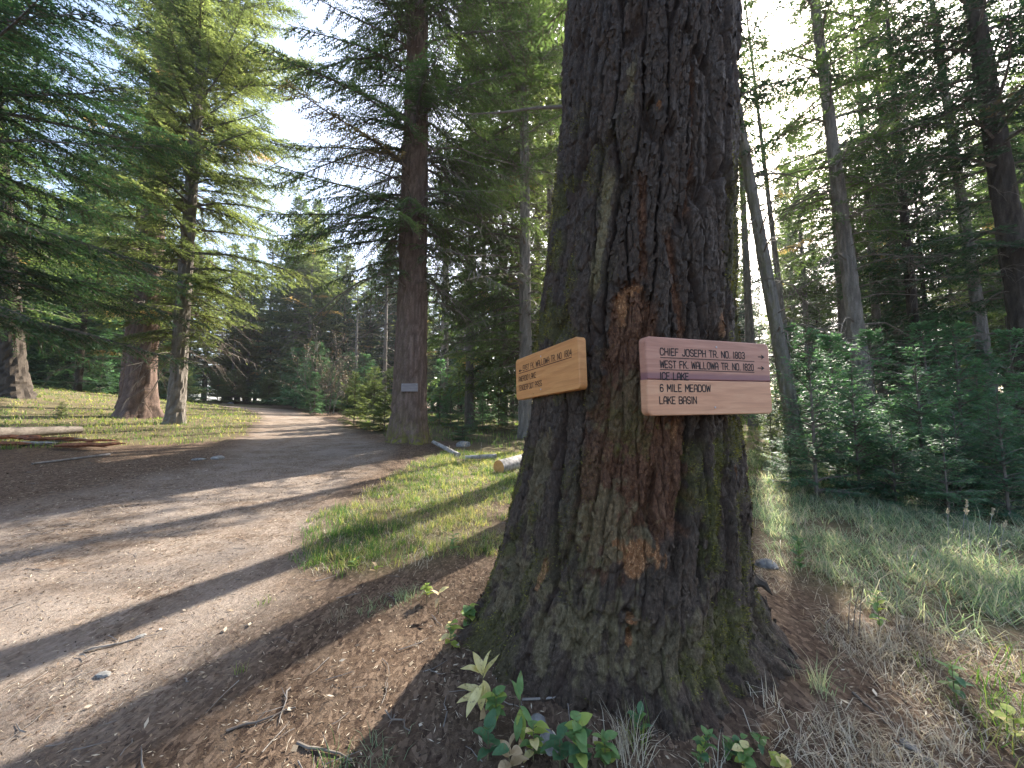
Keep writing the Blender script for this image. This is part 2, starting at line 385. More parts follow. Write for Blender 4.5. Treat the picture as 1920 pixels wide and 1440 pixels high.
def keeps_sun(P):
    """True for points that would shade one of the sunlit patches"""
    P = np.asarray(P, float); t = P[:, 2] - gz(P[:, 0], P[:, 1]) * 0
    g = P - S3 * (P[:, 2] - .3)[:, None]
    for _ in range(5): g = P - S3 * (P[:, 2] - gz(g[:, 0], g[:, 1]))[:, None]
    px, py = to_px(g); r = np.zeros(len(P), bool)
    for p in LIT: r |= in_poly(px, py, p)
    r &= (P[:, 2] > g[:, 2] + .8)
    tt = (P[:, 1] - 14.5) / S3[1]; g2 = P - S3 * tt[:, None]; px, py = to_px(g2)
    for p in LITV: r |= in_poly(px, py, p) & (tt > 1.5)
    return r

# ------------------------------------------------------------------ conifers
def conifer(H, hb, R, seed, spray=.16, sw=.035, per_m=9, sp2=.16, sp3=.075, droop=.25, rise=.15, shape=.75, tip=.12, side=None,
            thin=.0, dead=.015, low=.55, twigs=True, l2f=.36, jitter=.35, hang=0.0):
    """numpy arrays of foliage and branch wood for one conifer about the z axis"""
    g = np.random.default_rng(seed)
    nb = int((H - hb) * per_m)
    z = hb + (H - hb) * np.sort(g.random(nb)) ** 1.0
    t = (z - hb) / (H - hb)
    az = np.arange(nb) * 2.39996 + g.normal(0, .5, nb)
    prof = np.clip(1 - t, 0, 1) ** shape * (low + (1 - low) * sstep(0, .18, t))
    L = R * prof * g.uniform(.55, 1.12, nb) + .08 * R ** .5
    if side is not None:
        L = L * (1 + side[1] * np.cos(az - side[0]))
    out = np.stack([np.cos(az), np.sin(az), 0 * az], 1); sd = np.stack([-np.sin(az), np.cos(az), 0 * az], 1)
    a = rise + .55 * t ** 1.3 + g.normal(0, .07, nb); dr = droop * (1 - .6 * t) * g.uniform(.7, 1.3, nb); wob = g.normal(0, .12, nb)
    def pos(i, s):
        l = L[i] * s
        return np.stack([0 * l, 0 * l, z[i]], 1) + out[i] * l[:, None] + sd[i] * (wob[i] * l * s)[:, None] + np.stack([0 * l, 0 * l, L[i] * (a[i] * s - (a[i] * .2 + dr) [i] * s * s * 1.6 + tip * s ** 3)], 1) if False else \
            np.stack([0 * l, 0 * l, z[i] + L[i] * (a[i] * s - dr[i] * 1.7 * s * s + (tip + dr[i] * .5) * s ** 3)], 1) + out[i] * l[:, None] + sd[i] * (wob[i] * l * s)[:, None]
    # secondaries
    n2 = np.maximum(3, (L / sp2).astype(int)) * 2
    bi = np.repeat(np.arange(nb), n2); k = np.arange(len(bi)) - np.repeat(np.cumsum(n2) - n2, n2)
    s = .12 + .88 * ((k // 2) + g.random(len(bi))) / (n2[bi] / 2)
    s = np.clip(s, 0, 1); sg = np.where(k % 2, 1., -1.)
    P2 = pos(bi, s); Pn = pos(bi, np.clip(s + .04, 0, 1.05)); fw = Pn - P2; fw /= np.linalg.norm(fw, axis=1)[:, None] + 1e-9
    l2 = (L[bi] * l2f * np.sin(np.clip(s, .05, 1) * 2.6 + .35) ** .8 if False else L[bi] * l2f * (1 - s * .82) * sstep(0, .25, s + .1)) * g.uniform(.5, 1.15, len(bi)) + spray * .6
    d2 = fw * .72 + sd[bi] * (sg * .75)[:, None] + g.normal(0, jitter * .4, (len(bi), 3)); d2[:, 2] -= .12 + hang; d2 /= np.linalg.norm(d2, axis=1)[:, None]
    clump = vnoise(P2[:, 0] * 1.1 + seed, P2[:, 1] * 1.1, P2[:, 2] * 1.1, seed)
    keep = (g.random(len(bi)) > thin) & (clump > -1 + thin)
    bi, P2, d2, l2, clump = bi[keep], P2[keep], d2[keep], l2[keep], clump[keep]
    # sprays
    n3 = np.maximum(2, (l2 / sp3).astype(int)) * 2 + 1
    ci = np.repeat(np.arange(len(bi)), n3); k = np.arange(len(ci)) - np.repeat(np.cumsum(n3) - n3, n3)
    s3 = (k + g.random(len(ci)) * .6) / n3[ci]; sg = np.where(k % 2, 1., -1.); last = k == n3[ci] - 1
    sg = np.where(last, 0, sg)
    P3 = P2[ci] + d2[ci] * (l2[ci] * s3)[:, None]; P3[:, 2] -= l2[ci] * s3 * s3 * .22
    up = np.array([0, 0, 1.0]) + g.normal(0, .28, (len(ci), 3))
    s2 = np.cross(d2[ci], up); s2 /= np.linalg.norm(s2, axis=1)[:, None] + 1e-9
    d3 = d2[ci] * .75 + s2 * (sg * .7)[:, None] + g.normal(0, jitter * .5, (len(ci), 3)); d3[:, 2] -= .08 + hang * .7; d3 /= np.linalg.norm(d3, axis=1)[:, None]
    wv = np.cross(d3, up); wv /= np.linalg.norm(wv, axis=1)[:, None] + 1e-9
    l3 = spray * g.uniform(.55, 1.25, len(ci)) * (1 - .3 * s3); w3 = sw * 1.45 * g.uniform(.7, 1.3, len(ci))
    nrm = np.cross(wv, d3)
    bs = P3 + d3 * (l3 * .12)[:, None] + nrm * (l3 * .05)[:, None]
    VF = np.stack([bs + wv * (w3 / 2)[:, None], P3 + d3 * l3[:, None], bs - wv * (w3 / 2)[:, None]], 1)
    tb = g.random(nb)
    tint = np.clip(.38 + .22 * clump[ci] + .22 * (tb[bi[ci]] - .5) + .25 * (g.random(len(ci)) - .5) + .15 * (s3 - .5), 0, .93)
    deadb = g.random(nb) < dead
    tint = np.where(deadb[bi[ci]], 1.0, tint)
    # branch wood (3-sided) and twigs
    m = 5; ss = np.linspace(0, 1, m); Bp = []
    for q_ in ss: Bp.append(pos(np.arange(nb), np.full(nb, q_)))
    Bp = np.stack(Bp, 1); rb = (.008 + .011 * L)[:, None] * (1 - .85 * ss)[None]
    ring = []
    for k_ in range(3):
        th = k_ * 2.0944; ring.append(Bp + sd[:, None] * (np.cos(th) * rb)[..., None] + np.array([0, 0, 1.]) * (np.sin(th) * rb)[..., None])
    VB = np.stack(ring, 2)       # nb, m, 3, 3
    base = (np.arange(nb) * m * 3)[:, None]; T = []
    for i in range(m - 1):
        for k_ in range(3):
            k2 = (k_ + 1) % 3; p, q1, r, s_ = i * 3 + k_, i * 3 + k2, (i + 1) * 3 + k2, (i + 1) * 3 + k_
            T += [base + np.array([[p, q1, r]]), base + np.array([[p, r, s_]])]
    TB = np.concatenate(T); VB = VB.reshape(-1, 3)
    if twigs:
        e = P2 + d2 * (l2 * .95)[:, None]; e[:, 2] -= l2 * .2
        w = np.cross(d2, [0, 0, 1.0]); w /= np.linalg.norm(w, axis=1)[:, None] + 1e-9; w *= .006 + .006 * R / 3
        tv = np.stack([P2 - w, P2 + w, e], 1).reshape(-1, 3)
        TB = np.concatenate([TB, len(VB) + np.arange(len(tv)).reshape(-1, 3)]); VB = np.concatenate([VB, tv])
    return VF, tint, VB, TB
def fol_mesh(name, VF, tint, mat):
    k = VF.shape[1]; V = VF.reshape(-1, 3); Q = np.arange(len(V)).reshape(-1, k)
    return mesh_np(name, V, Q, mat, {'tint': np.repeat(tint, k)}, False, k)
def trunk_mesh(name, H, r0, mat, seed=0, flare=.35, nseg=20, nz=None, lean=(0, 0), furrow=.12, moss=(0, 0, 0), top=1.0, fs=1.0, curve=0.0):
    nz = nz or max(24, int(H * 5)); zz = np.concatenate([[-.4, -.15], np.linspace(0, 1, nz) ** 1.25 * H * top])
    th = np.arange(nseg) * 2 * math.pi / nseg
    Z, TH = np.meshgrid(zz, th, indexing='ij')
    t = np.clip(Z / H, 0, 1); R = r0 * (1 - t) ** .85 + .012 + r0 * flare * np.exp(-np.maximum(Z, -.2) / (r0 * 1.1)) * (1 + .45 * np.cos(TH * 4 + seed) + .3 * np.cos(TH * 7 + seed * 2))
    u = TH * r0; f1, f2, rr = voro(TH * nseg / 2.2 / 2 / math.pi * 2 * fs, Z / (r0 * .9), seed) if False else voro(TH / (2 * math.pi) * round(9 * fs + r0 * 14), Z / (.35 + r0 * .4) + .6 * vnoise(TH * 3, Z * 2, 0., seed), seed)
    pl = sstep(.05, .35, f2 - f1); R = R * (1 - furrow * (1 - pl)) + r0 * .05 * vnoise(TH * 2, Z * 1.1, 0., seed + 3)
    X = R * np.cos(TH) + lean[0] * Z + curve * Z * Z; Y = R * np.sin(TH) + lean[1] * Z
    V = np.stack([X, Y, Z], -1).reshape(-1, 3); idx = np.arange(len(zz) * nseg).reshape(len(zz), nseg)
    Q = np.stack([idx[:-1], np.roll(idx[:-1], -1, 1), np.roll(idx[1:], -1, 1), idx[1:]], -1).reshape(-1, 4)
    ms = np.clip(moss[0] * np.clip(.4 + np.cos(TH - moss[1]), 0, 1) + moss[2] * np.exp(-np.maximum(Z, 0) / .25), 0, 1)
    return mesh_np(name, V, Q, mat, {'deep': (1 - pl).reshape(-1), 'moss': ms.reshape(-1)}, nseg > 24, 4)
NTREE = [0]
def tree(px, Y, r0, H, hb, R, label, seed, fol='fir', bark='bark_grey', group=None, name='conifer_tree', X=None, lean=(0, 0), cull=True, cat='tree',
         nseg=20, deadn=0, deadz=(1, 5), deadl=1.2, moss=(0, 0, 0), tkw={}, stubs=(), **kw):
    if X is None: X = (px - 960) / F_PX * Y
    z0 = float(gzp(X, Y)); o = empty(name, (X, Y, z0 - .02)); tag(o, label, cat, group)
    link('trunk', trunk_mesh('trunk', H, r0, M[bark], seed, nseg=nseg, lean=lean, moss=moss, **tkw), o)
    VF, ti, VB, TB = conifer(H, hb, R, seed, **kw)
    sh = lambda V: V + np.stack([lean[0] * V[..., 2], lean[1] * V[..., 2], 0 * V[..., 2]], -1)
    VF = sh(VF); VB = sh(VB)
    if cull:  # foliage cut away where it would shade the sunlit patches
        g = np.random.default_rng(seed + 5); c = VF.mean(1) + np.array([X, Y, z0])
        rm = keeps_sun(c) & (g.random(len(c)) < .985); VF, ti = VF[~rm], ti[~rm]
        bc = VB[TB].mean(1) + np.array([X, Y, z0]); TB = TB[~(keeps_sun(bc) & (g.random(len(bc)) < .55))]
    link('crown', fol_mesh('crown', VF, ti, M[fol]), o)
    if deadn:                                               # bare, drooping dead branches low on the trunk
        g = np.random.default_rng(seed + 9); parts = []
        for i in range(deadn):
            zb = g.uniform(*deadz); a = g.uniform(0, 6.283); L = deadl * g.uniform(.4, 1.2); dz = g.uniform(-.7, .05)
            rt = r0 * (1 - zb / H) ** .85 * .8
            s = np.linspace(0, 1, 6)
            def br(p0, a, L, dz, r, lvl):
                pts = np.stack([p0[0] + np.cos(a) * L * s + g.normal(0, .02, 6) * L, p0[1] + np.sin(a) * L * s + g.normal(0, .02, 6) * L, p0[2] + dz * L * s ** 1.6 + .06 * L * np.sin(s * 5)], 1)
                pts[0] = p0; parts.append(tube(pts, r * (1 - .8 * s), 4 if lvl == 0 else 3, False))
                if lvl < 2:
                    for j in range(g.integers(2, 6)):
                        q_ = g.integers(1, 6); br(pts[q_], a + g.choice([-1, 1]) * g.uniform(.4, 1.1), L * g.uniform(.25, .5), dz - g.uniform(0, .8), r * .5, lvl + 1)
            br(np.array([np.cos(a) * rt + lean[0] * zb, np.sin(a) * rt + lean[1] * zb, zb]), a, L, dz, .006 + .009 * L, 0)
        v, t_ = merge(parts); VB2 = np.concatenate([VB, v]); TB = np.concatenate([TB, t_ + len(VB)]); VB = VB2
    link('branches', mesh_np('branches', VB, TB, M['twig']), o, stuff=True)
    NTREE[0] += 1
    return o
SUNNY_SIDE = math.atan2(SUN_DIR[1], SUN_DIR[0])
# --- named trees of the left side
tree(262, 16, .50, 30, 3.4, 4.2, 'thick reddish furrowed trunk with flared roots, left of the slimmer grey one by the trail', 11, 'fir_light', 'bark_red', name='fir_tree', nseg=40, deadn=26, deadz=(2, 9), deadl=2.4,
     side=(0.2, .15), per_m=9, thin=.1, spray=.2, sw=.045, droop=.4, sp2=.2, sp3=.1, tkw=dict(flare=.55))
tree(240, 18.2, .34, 24, 4, 3.2, 'red-brown trunk half hidden behind the thick furrowed tree', 12, 'fir_light', 'bark_red', name='fir_tree', nseg=24, thin=.3, spray=.2, sw=.045, sp2=.22, sp3=.11, per_m=7)
tree(331, 14, .27, 25, 2.3, 3.9, 'slim grey trunk with bright green spreading branches beside the trail', 13, 'fir_light', 'bark_grey', name='fir_tree', nseg=24, deadn=30, deadz=(1.8, 10), deadl=2.2,
     side=(.1, .35), per_m=12, thin=.03, spray=.165, sw=.032, droop=.42, sp2=.13, sp3=.075, shape=.45)
tree(-190, 6.9, .24, 15, 2.5, 4.0, 'dark fir hanging its heavy boughs in from the left edge', 14, 'fir_dark', 'bark_dark', name='fir_tree', nseg=20, side=(0, .2),  # shade of its near side is put into the darker foliage colour
     per_m=13, thin=.05, spray=.13, sw=.022, droop=.35, sp2=.11, sp3=.056, shape=.55, low=.8)
tree(25, 17.5, .48, 22, 3.5, 4.5, 'dark leaning trunk at the far left edge of the meadow', 15, 'fir', 'bark_dark', name='fir_tree', lean=(-.16, 0), nseg=24, thin=.1, spray=.22, sw=.05, sp2=.22, sp3=.12, droop=.4)
# --- the tree with the small grey sign
T4 = tree(769, 10, .43, 28, 4.2, 3.7, 'straight red-brown trunk by the trail carrying a small grey sign', 16, 'fir', 'bark_red', name='fir_tree', nseg=56, deadn=46, deadz=(3.0, 9), deadl=2.3, moss=(.1, 3.4, 1.0),
     per_m=10, thin=.05, spray=.13, sw=.021, droop=.5, sp2=.105, sp3=.07, hang=.15, shape=.4, low=.85, tkw=dict(flare=.32, furrow=.09, fs=1.8, nz=240), cull=True)
tree(881, 24, .27, 24, 8, 3.0, 'slender grey-brown trunk with mossy edge, behind the small grey sign tree', 17, 'fir', 'bark_grey', name='fir_tree', deadn=16, deadz=(4, 9), moss=(.9, 0, .2), thin=.2, spray=.24, sw=.055, sp2=.25, sp3=.14, tkw=dict(flare=.1))
tree(829, 33, .24, 25, 9, 3.0, 'thin pale trunk far behind, between the sign tree and the mossy trunk', 18, 'fir', 'bark_grey', name='fir_tree', thin=.2, spray=.26, sw=.06, sp2=.3, sp3=.16, tkw=dict(flare=.1))
tree(985, 12.2, .22, 24, 1.9, 3.2, 'tall leafy fir right behind the big sign tree, on its left', 19, 'fir', 'bark_grey', name='fir_tree', side=(3.0, .25),
     per_m=12, thin=.05, spray=.15, sw=.028, sp2=.14, sp3=.078, droop=.42, shape=.5, deadn=5, deadz=(2, 8), deadl=1.2)
def behind(Pp, Y, r, H, hb, label, seed):      # a trunk whose shadow falls across a given spot of the trail
    p = ghit(*Pp); X = p[0] + (Y - p[1]) * SUN_DIR[0] / SUN_DIR[1]; print(label, 'px', 960 + X / Y * F_PX)
    tree(0, Y, r, H, hb, 2.2, label, seed, 'fir', 'bark_dark', name='fir_tree', X=X, per_m=7, thin=.1, spray=.2, sw=.045, sp2=.2, sp3=.12, shape=.5, cull=False, tkw=dict(flare=.12))
behind((640, 916), 13, .11, 20, 9.5, 'slim trunk hidden behind the big sign tree, farthest of the three', 20)
behind((560, 1045), 8.0, .20, 22, 10, 'trunk hidden behind the big sign tree, middle of the three', 29)
behind((300, 1310), 6.6, .13, 21, 9.5, 'thin shade trunk added unseen behind the big sign tree, second nearest', 32)  # unseen trunk added to deepen the shade at the lower left
behind((640, 1165), 5.6, .14, 20, 9, 'trunk hidden close behind the big sign tree', 30)
pd = ghit(60, 1435); tree(0, 19, .13, 22, 9, 2.5, 'open-crowned conifer added unseen behind the big sign tree for dappled shade', 31, 'fir', 'bark_dark', name='fir_tree', X=pd[0] + (19 - pd[1]) * SUN_DIR[0] / SUN_DIR[1], per_m=6, thin=.45, spray=.2, sw=.045, sp2=.22, sp3=.13, shape=.5, cull=False, tkw=dict(flare=.12))  # out-of-sight crown added to dapple the lower-left ground
# --- right-hand trunks
tree(1492, 9, .155, 20, 7.0, 2.4, 'leaning grey trunk just right of the big sign tree', 21, 'fir_dark', 'bark_grey', name='fir_tree', lean=(-.122, 0), deadn=40, deadz=(2, 9), deadl=1.6, moss=(.4, 3.1, 0), nseg=24,
     per_m=7, thin=.3, spray=.15, sw=.032, sp2=.17, sp3=.09, droop=.35, tkw=dict(flare=.15))
tree(1490, 12, .10, 16, 6.5, 1.8, 'thin grey pole trunk right of the leaning trunk', 22, 'fir', 'bark_grey', name='fir_tree', lean=(-.06, 0), deadn=24, deadz=(2, 8), deadl=1.2, per_m=7, thin=.2, tkw=dict(flare=.1))
tree(1628, 9.6, .19, 22, 5.2, 2.9, 'tall straight trunk rising in the middle of the right-hand wood', 23, 'fir', 'bark_grey', name='fir_tree', lean=(-.055, 0), deadn=44, deadz=(1.8, 8), deadl=1.7, nseg=24,
     per_m=8, thin=.15, spray=.15, sw=.034, sp2=.15, sp3=.085, droop=.38, tkw=dict(flare=.15))
tree(1655, 15, .16, 20, 5, 2.6, 'narrow dim trunk behind the straight one in the right-hand wood', 24, 'fir', 'bark_grey', name='fir_tree', deadn=24, deadz=(2, 8), per_m=8, thin=.15, spray=.2, sw=.045, sp2=.2, sp3=.12)
tree(1862, 13, .19, 22, 4.2, 3.2, 'grey trunk seen through branches near the right edge', 25, 'fir', 'bark_grey', name='fir_tree', lean=(-.05, 0), deadn=24, deadz=(2, 7), per_m=8, thin=.15, spray=.18, sw=.04, sp2=.18, sp3=.1)
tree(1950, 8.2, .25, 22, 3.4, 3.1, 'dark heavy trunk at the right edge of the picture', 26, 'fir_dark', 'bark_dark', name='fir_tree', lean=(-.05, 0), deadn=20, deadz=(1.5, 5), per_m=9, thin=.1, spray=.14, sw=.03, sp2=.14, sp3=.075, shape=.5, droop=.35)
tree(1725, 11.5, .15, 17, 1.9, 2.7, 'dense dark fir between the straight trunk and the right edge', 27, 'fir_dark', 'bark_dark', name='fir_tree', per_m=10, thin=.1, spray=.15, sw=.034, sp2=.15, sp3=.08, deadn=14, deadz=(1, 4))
tree(1412, 18, .22, 20, 5.5, 2.4, 'faint trunk in the glare beside the big sign tree', 28, 'fir_light', 'bark_grey', name='fir_tree', deadn=30, deadz=(2, 9), deadl=1.8, per_m=7, thin=.4, spray=.22, sw=.05, sp2=.22, sp3=.13)

# --- shared kinds for the wood behind
def proto_tree(H, hb, R, r0, seed, fol, bark, label, **kw):
    o = empty('conifer_tree', (0, 0, -60)); tag(o, label, 'tree', 'trees of the dense wood behind')
    link('trunk', trunk_mesh('trunk', H, r0, M[bark], seed, nseg=12, nz=40, furrow=.08, flare=.12), o)
    VF, ti, VB, TB = conifer(H, hb, R, seed, twigs=False, **kw)
    link('crown', fol_mesh('crown', VF, ti, M[fol]), o); link('branches', mesh_np('branches', VB, TB, M['twig']), o, stuff=True); return o
KL = ['mid-green conifer standing in the dense wood behind the clearing', 'dark conifer standing in the dense wood behind the clearing', 'yellow-green conifer standing in the dense wood behind the clearing']
pro = [proto_tree(24, 2.0, 3.3, .24, 101, 'fir', 'bark_grey', KL[0], per_m=8, spray=.36, sw=.085, sp2=.24, sp3=.15, droop=.35, thin=.05, shape=.7),
       proto_tree(22, .8, 3.2, .22, 102, 'fir_dark', 'bark_dark', KL[1], per_m=8, spray=.36, sw=.085, sp2=.24, sp3=.15, droop=.4, thin=.0, shape=.8),
       proto_tree(20, 1.0, 3.2, .2, 103, 'fir_light', 'bark_grey', KL[2], per_m=8, spray=.36, sw=.085, sp2=.24, sp3=.15, droop=.3, thin=.05, shape=.8),
       proto_tree(25, 5.5, 2.6, .22, 104, 'fir', 'bark_grey', KL[0], per_m=8, spray=.34, sw=.07, sp2=.25, sp3=.16, droop=.35, thin=.15, shape=.6),
       proto_tree(14, .3, 2.6, .14, 105, 'fir_dark', 'bark_dark', KL[1], per_m=10, spray=.30, sw=.075, sp2=.2, sp3=.13, droop=.3, thin=.0, shape=.8)]
PH = [24, 22, 20, 25, 14]; PRR = [3.3, 3.2, 3.2, 2.8, 2.6]
rng = np.random.default_rng(77)
placed = []
def try_place(px, Y, k, sc):
    X = (px - 960) / F_PX * Y
    for (a, b) in placed:
        if (a - X) ** 2 + (b - Y) ** 2 < 3.2: return False
    z0 = float(gz(X, Y)); H = PH[k] * sc
    if path_d(np.array([X]), np.array([Y]))[0] > -1.2: return False
    # the open strip of sky over the trail
    tx, ty = to_px(np.array([X, Y, z0 + H])); w = PRR[k] * sc * F_PX / Y
    lim = np.interp(tx, [440, 520, 560, 610, 650, 690, 760, 860], [-999, 200, 290, 395, 460, 330, 100, -999])
    if ty < lim: sc *= (Y * (778 - lim) / F_PX + CAM_Z - z0) / H; H = PH[k] * sc
    elif 535 < px < 770 and Y > 26 and rng.random() < .6: sc *= min(1.5, (Y * (778 - lim - rng.uniform(0, 50)) / F_PX + CAM_Z - z0) / H); H = PH[k] * sc
    if sc < .3: return False
    zz = np.linspace(.15, .97, 14) * H; c = np.stack([np.full(14, X), np.full(14, Y), z0 + zz], 1); rad = PRR[k] * sc * (1 - zz / H) * .6
    pts = np.concatenate([c] + [c + np.stack([np.cos(a) * rad, np.sin(a) * rad, 0 * rad], 1) for a in (0, 1.57, 3.14, 4.71)])
    if Y < 46 and keeps_sun(pts).mean() > (.015 if Y < 26 else .05): return False
    wh = ('beyond the meadow on the far left' if px < 300 else 'behind the two trunks by the meadow' if px < 430 else 'closing off the trail bend' if px < 650 else 'behind the sign tree' if px < 860 else 'between the sign tree and the big trunk' if px < 1100 else 'behind the big trunk' if px < 1400 else 'in the right-hand wood' if px < 1680 else 'in the wood at the right edge')
    lb = ['mid-green tall', 'dark full-skirted', 'yellow-green', 'high-crowned', 'small dense dark'][k] + ' conifer ' + ('near ' if Y < 30 else 'far ') + wh
    wx = 1.3 if px < 1380 else 1.0; copy_tree(pro[k], (X, Y, z0 - .05), rng.uniform(0, 6.28), (sc * wx, sc * wx, sc * rng.uniform(.92, 1.05)), lb, 'conifers ' + wh)
    placed.append((X, Y)); NTREE[0] += 1; return True
cnt = 0
for i in range(1300):
    Y = rng.uniform(20, 75) if i % 3 else rng.uniform(36, 58)
    px = rng.uniform(-250, 2150)
    k = rng.choice(5, p=[.26, .3, .14, .12, .18])
    if px > 1380:
        if rng.random() < .45: continue
        k = rng.choice([3, 0, 4, 2, 3, 1])
    if 380 < px < 640 and rng.random() < .5: k = 2
    if px < 700 and Y < 27: k = 4
    if px < 330 and Y < 24: continue
    if try_place(px, Y, int(k), rng.uniform(.72, 1.12)): cnt += 1
    if cnt > 230: break
for i in range(44):                                        # closer wood on the right
    if try_place(rng.uniform(1450, 2300), rng.uniform(13, 24), int(rng.choice([3, 0, 4, 3, 4])), rng.uniform(.6, .95)): cnt += 1
for i in range(160):                                       # the green wall behind the trail bend
    if try_place(rng.uniform(430, 800), rng.uniform(40, 56), int(rng.choice([1, 2, 2, 4, 0])), rng.uniform(.6, 1.0)): cnt += 1
for i, (px, Y, H, R_, fo) in enumerate([(905, 22, 20, 3.0, 'fir'), (1010, 19, 22, 3.2, 'fir_light'), (835, 27, 21, 3.0, 'fir'), (960, 29, 23, 3.3, 'fir_dark'), (720, 31, 15, 3.0, 'fir_light'), (780, 36, 19, 3.2, 'fir'), (1060, 26, 22, 3.4, 'fir'), (665, 38, 13.5, 3, 'fir_light'), (870, 38, 24, 3.4, 'fir_dark'), (880, 16.5, 22, 2.9, 'fir_light'), (945, 18, 24, 3.2, 'fir'), (1035, 15, 23, 3.0, 'fir_light')]):
    tree(px, Y, .2, H, 1.2, R_, ['blue-green', 'olive-leaved', 'thin-topped', 'dark', 'pale green', 'mid-green', 'broad', 'short pale', 'tall dark', 'olive-green nearer', 'full green', 'sunlit nearer'][i] + ' conifer in the gap between the sign tree and the big trunk' + ('' if i % 2 else ', set back'), 400 + i, fo, 'bark_grey',
         nseg=12, per_m=8, thin=.0, spray=.34, sw=.085, sp2=.25, sp3=.16, droop=.38, shape=.75, twigs=False, group='conifers between the sign tree and the big trunk', tkw=dict(flare=.1)); placed.append(((px - 960) / F_PX * Y, Y))
print('background trees', cnt, 'named', NTREE[0])
for p in pro:                                              # the patterns themselves stand in the wood too
    i = pro.index(p); X, Y = [(-34, 62), (-9, 70), (14, 68), (30, 66), (48, 60)][i]; p.location = (X, Y, float(gz(X, Y)))

# ------------------------------------------------------------------ young firs
def young_proto(H, R, seed, fol, spray=.07, sw=.017, per_m=36, sp2=.05, sp3=.034, rise=.32, droop=.22, hb=.08, **kw):
    VF, ti, VB, TB = conifer(H, hb, R, seed, spray=spray, sw=sw, per_m=per_m, sp2=sp2, sp3=sp3, rise=rise, droop=droop, shape=.85, low=.8, dead=.0, l2f=.42, thin=.06, jitter=.3, **kw)
    tv, tt = tube(np.array([[0, 0, -.1], [0.01, 0, H * .5], [0, 0.01, H * .8], [0, 0, H * 1.03]]), np.array([.022, .014, .008, .003]) * (H / 1.8) ** .8, 6)
    return (fol_mesh('crown', VF, ti, M[fol]), mesh_np('branches', VB, TB, M['twig']), mesh_np('trunk', tv, tt, M['twig']))
YP = [young_proto(2.0, .75, 201, 'fir_young'), young_proto(1.7, .8, 202, 'fir_young'), young_proto(2.2, .65, 203, 'fir_young'),
      young_proto(2.3, .95, 204, 'fir_lit', spray=.11, sw=.03, sp2=.065, sp3=.05, per_m=30), young_proto(2.6, .95, 205, 'fir_young', spray=.11, sw=.028, sp2=.08, sp3=.05, per_m=26)]
def young(px, Y, k, sc, label, rz=None, group=None, sx=1.0, z=None):
    X = (px - 960) / F_PX * Y; o = empty('young_fir', (X, Y, float(gzp(X, Y)) - .02), rng.uniform(0, 6.28) if rz is None else rz)
    o.scale = (sc * sx, sc * sx, sc); tag(o, label, 'young fir', group)
    a, b, c = YP[k]; link('trunk', c, o); link('branches', b, o, stuff=True); link('crown', a, o); return o
young(1520, 4.9, 2, .98, 'narrow dark young fir nearest the signs, on the right', sx=.95)
young(1563, 5.9, 4, .85, 'taller young fir just behind the narrow dark one')
young(1600, 5.0, 0, .82, 'blue-green young fir second to the right of the big trunk')
young(1665, 4.6, 1, .62, 'low bright young fir spreading over the grass edge')
young(1720, 5.2, 0, .98, 'tall fresh-green young fir in the middle of the right thicket')
young(1785, 4.7, 1, .66, 'broad low young fir right of the fresh-green one')
young(1850, 4.9, 1, .72, 'bushy dark young fir close to the right edge')
young(1925, 4.6, 4, .6, 'dark young fir cut by the right edge of the view')
young(1640, 6.8, 4, .95, 'shaded young fir deep in the right thicket, under the straight trunk')
young(1800, 6.8, 4, 1.0, 'shaded young fir deep in the right thicket, near the grey trunk')
young(1905, 6.6, 4, .95, 'shaded young fir deep in the right thicket, by the edge')
young(1740, 8.0, 4, 1.1, 'rearmost dark young fir of the right thicket')
young(1560, 8.2, 4, 1.0, 'rear young fir beside the leaning grey trunk')
young(1760, 4.2, 0, .5, 'small blue-green young fir leaning over the grass, foremost of the thicket')
young(1870, 4.25, 2, .62, 'slender pale-tipped young fir at the front of the thicket near the right edge')
young(1475, 5.6, 1, .5, 'low young fir between the big trunk and the narrow dark one')
young(2010, 5.6, 4, .9, 'young fir just outside the right edge')
young(1442, 7.6, 3, .55, 'little pale fir glowing in the sun beside the big trunk')
young(1468, 10.0, 3, .75, 'sunlit pale young fir behind the little one, right of the trunk')
young(665, 15.3, 3, .92, 'pale sunlit young fir, left one of the pair by the trail bend')
young(702, 14.6, 3, 1.0, 'pale sunlit young fir, right one of the pair by the trail bend')
young(722, 13.6, 3, .72, 'small light-green fir touching the sign tree on its left')
young(590, 24, 4, 1.0, 'small fir at the shaded trail bend')
young(118, 13.8, 3, .27, 'tiny bright seedling fir alone in the meadow')
for i, (px, Y, sc) in enumerate([(845, 15.5, .8), (905, 15, .75), (935, 17, 1.15), (962, 15.5, 1.0), (825, 17.5, 1.1), (890, 19, 1.25), (990, 14, .8), (860, 20, 1.3), (915, 21, 1.4)]):
    young(px, Y, 4 if i % 3 else 0, sc, 'young fir in the green thicket between the sign tree and the big trunk', group='young firs between the trunks')
young(868, 11.6, 0, .33, 'low sprawling seedling fir in the grass near the pale rock', sx=2.0)
for i in range(26):
    px = [rng.uniform(150, 620), rng.uniform(0, 220), rng.uniform(1430, 2000), rng.uniform(1430, 2000)][i % 4]; Y = rng.uniform(24, 34) if px < 700 else rng.uniform(9, 17)
    X = (px - 960) / F_PX * Y
    if path_d(np.array([X]), np.array([Y]))[0] > -.8: continue
    left = px < 700
    young(px, Y, 4, rng.uniform(.8, 1.5) * (1.3 if left else 1), 'young fir in the dark undergrowth beyond the meadow' if left else 'young fir in the undergrowth of the right-hand wood',
          group='young firs beyond the meadow' if left else 'young firs in the right-hand wood')

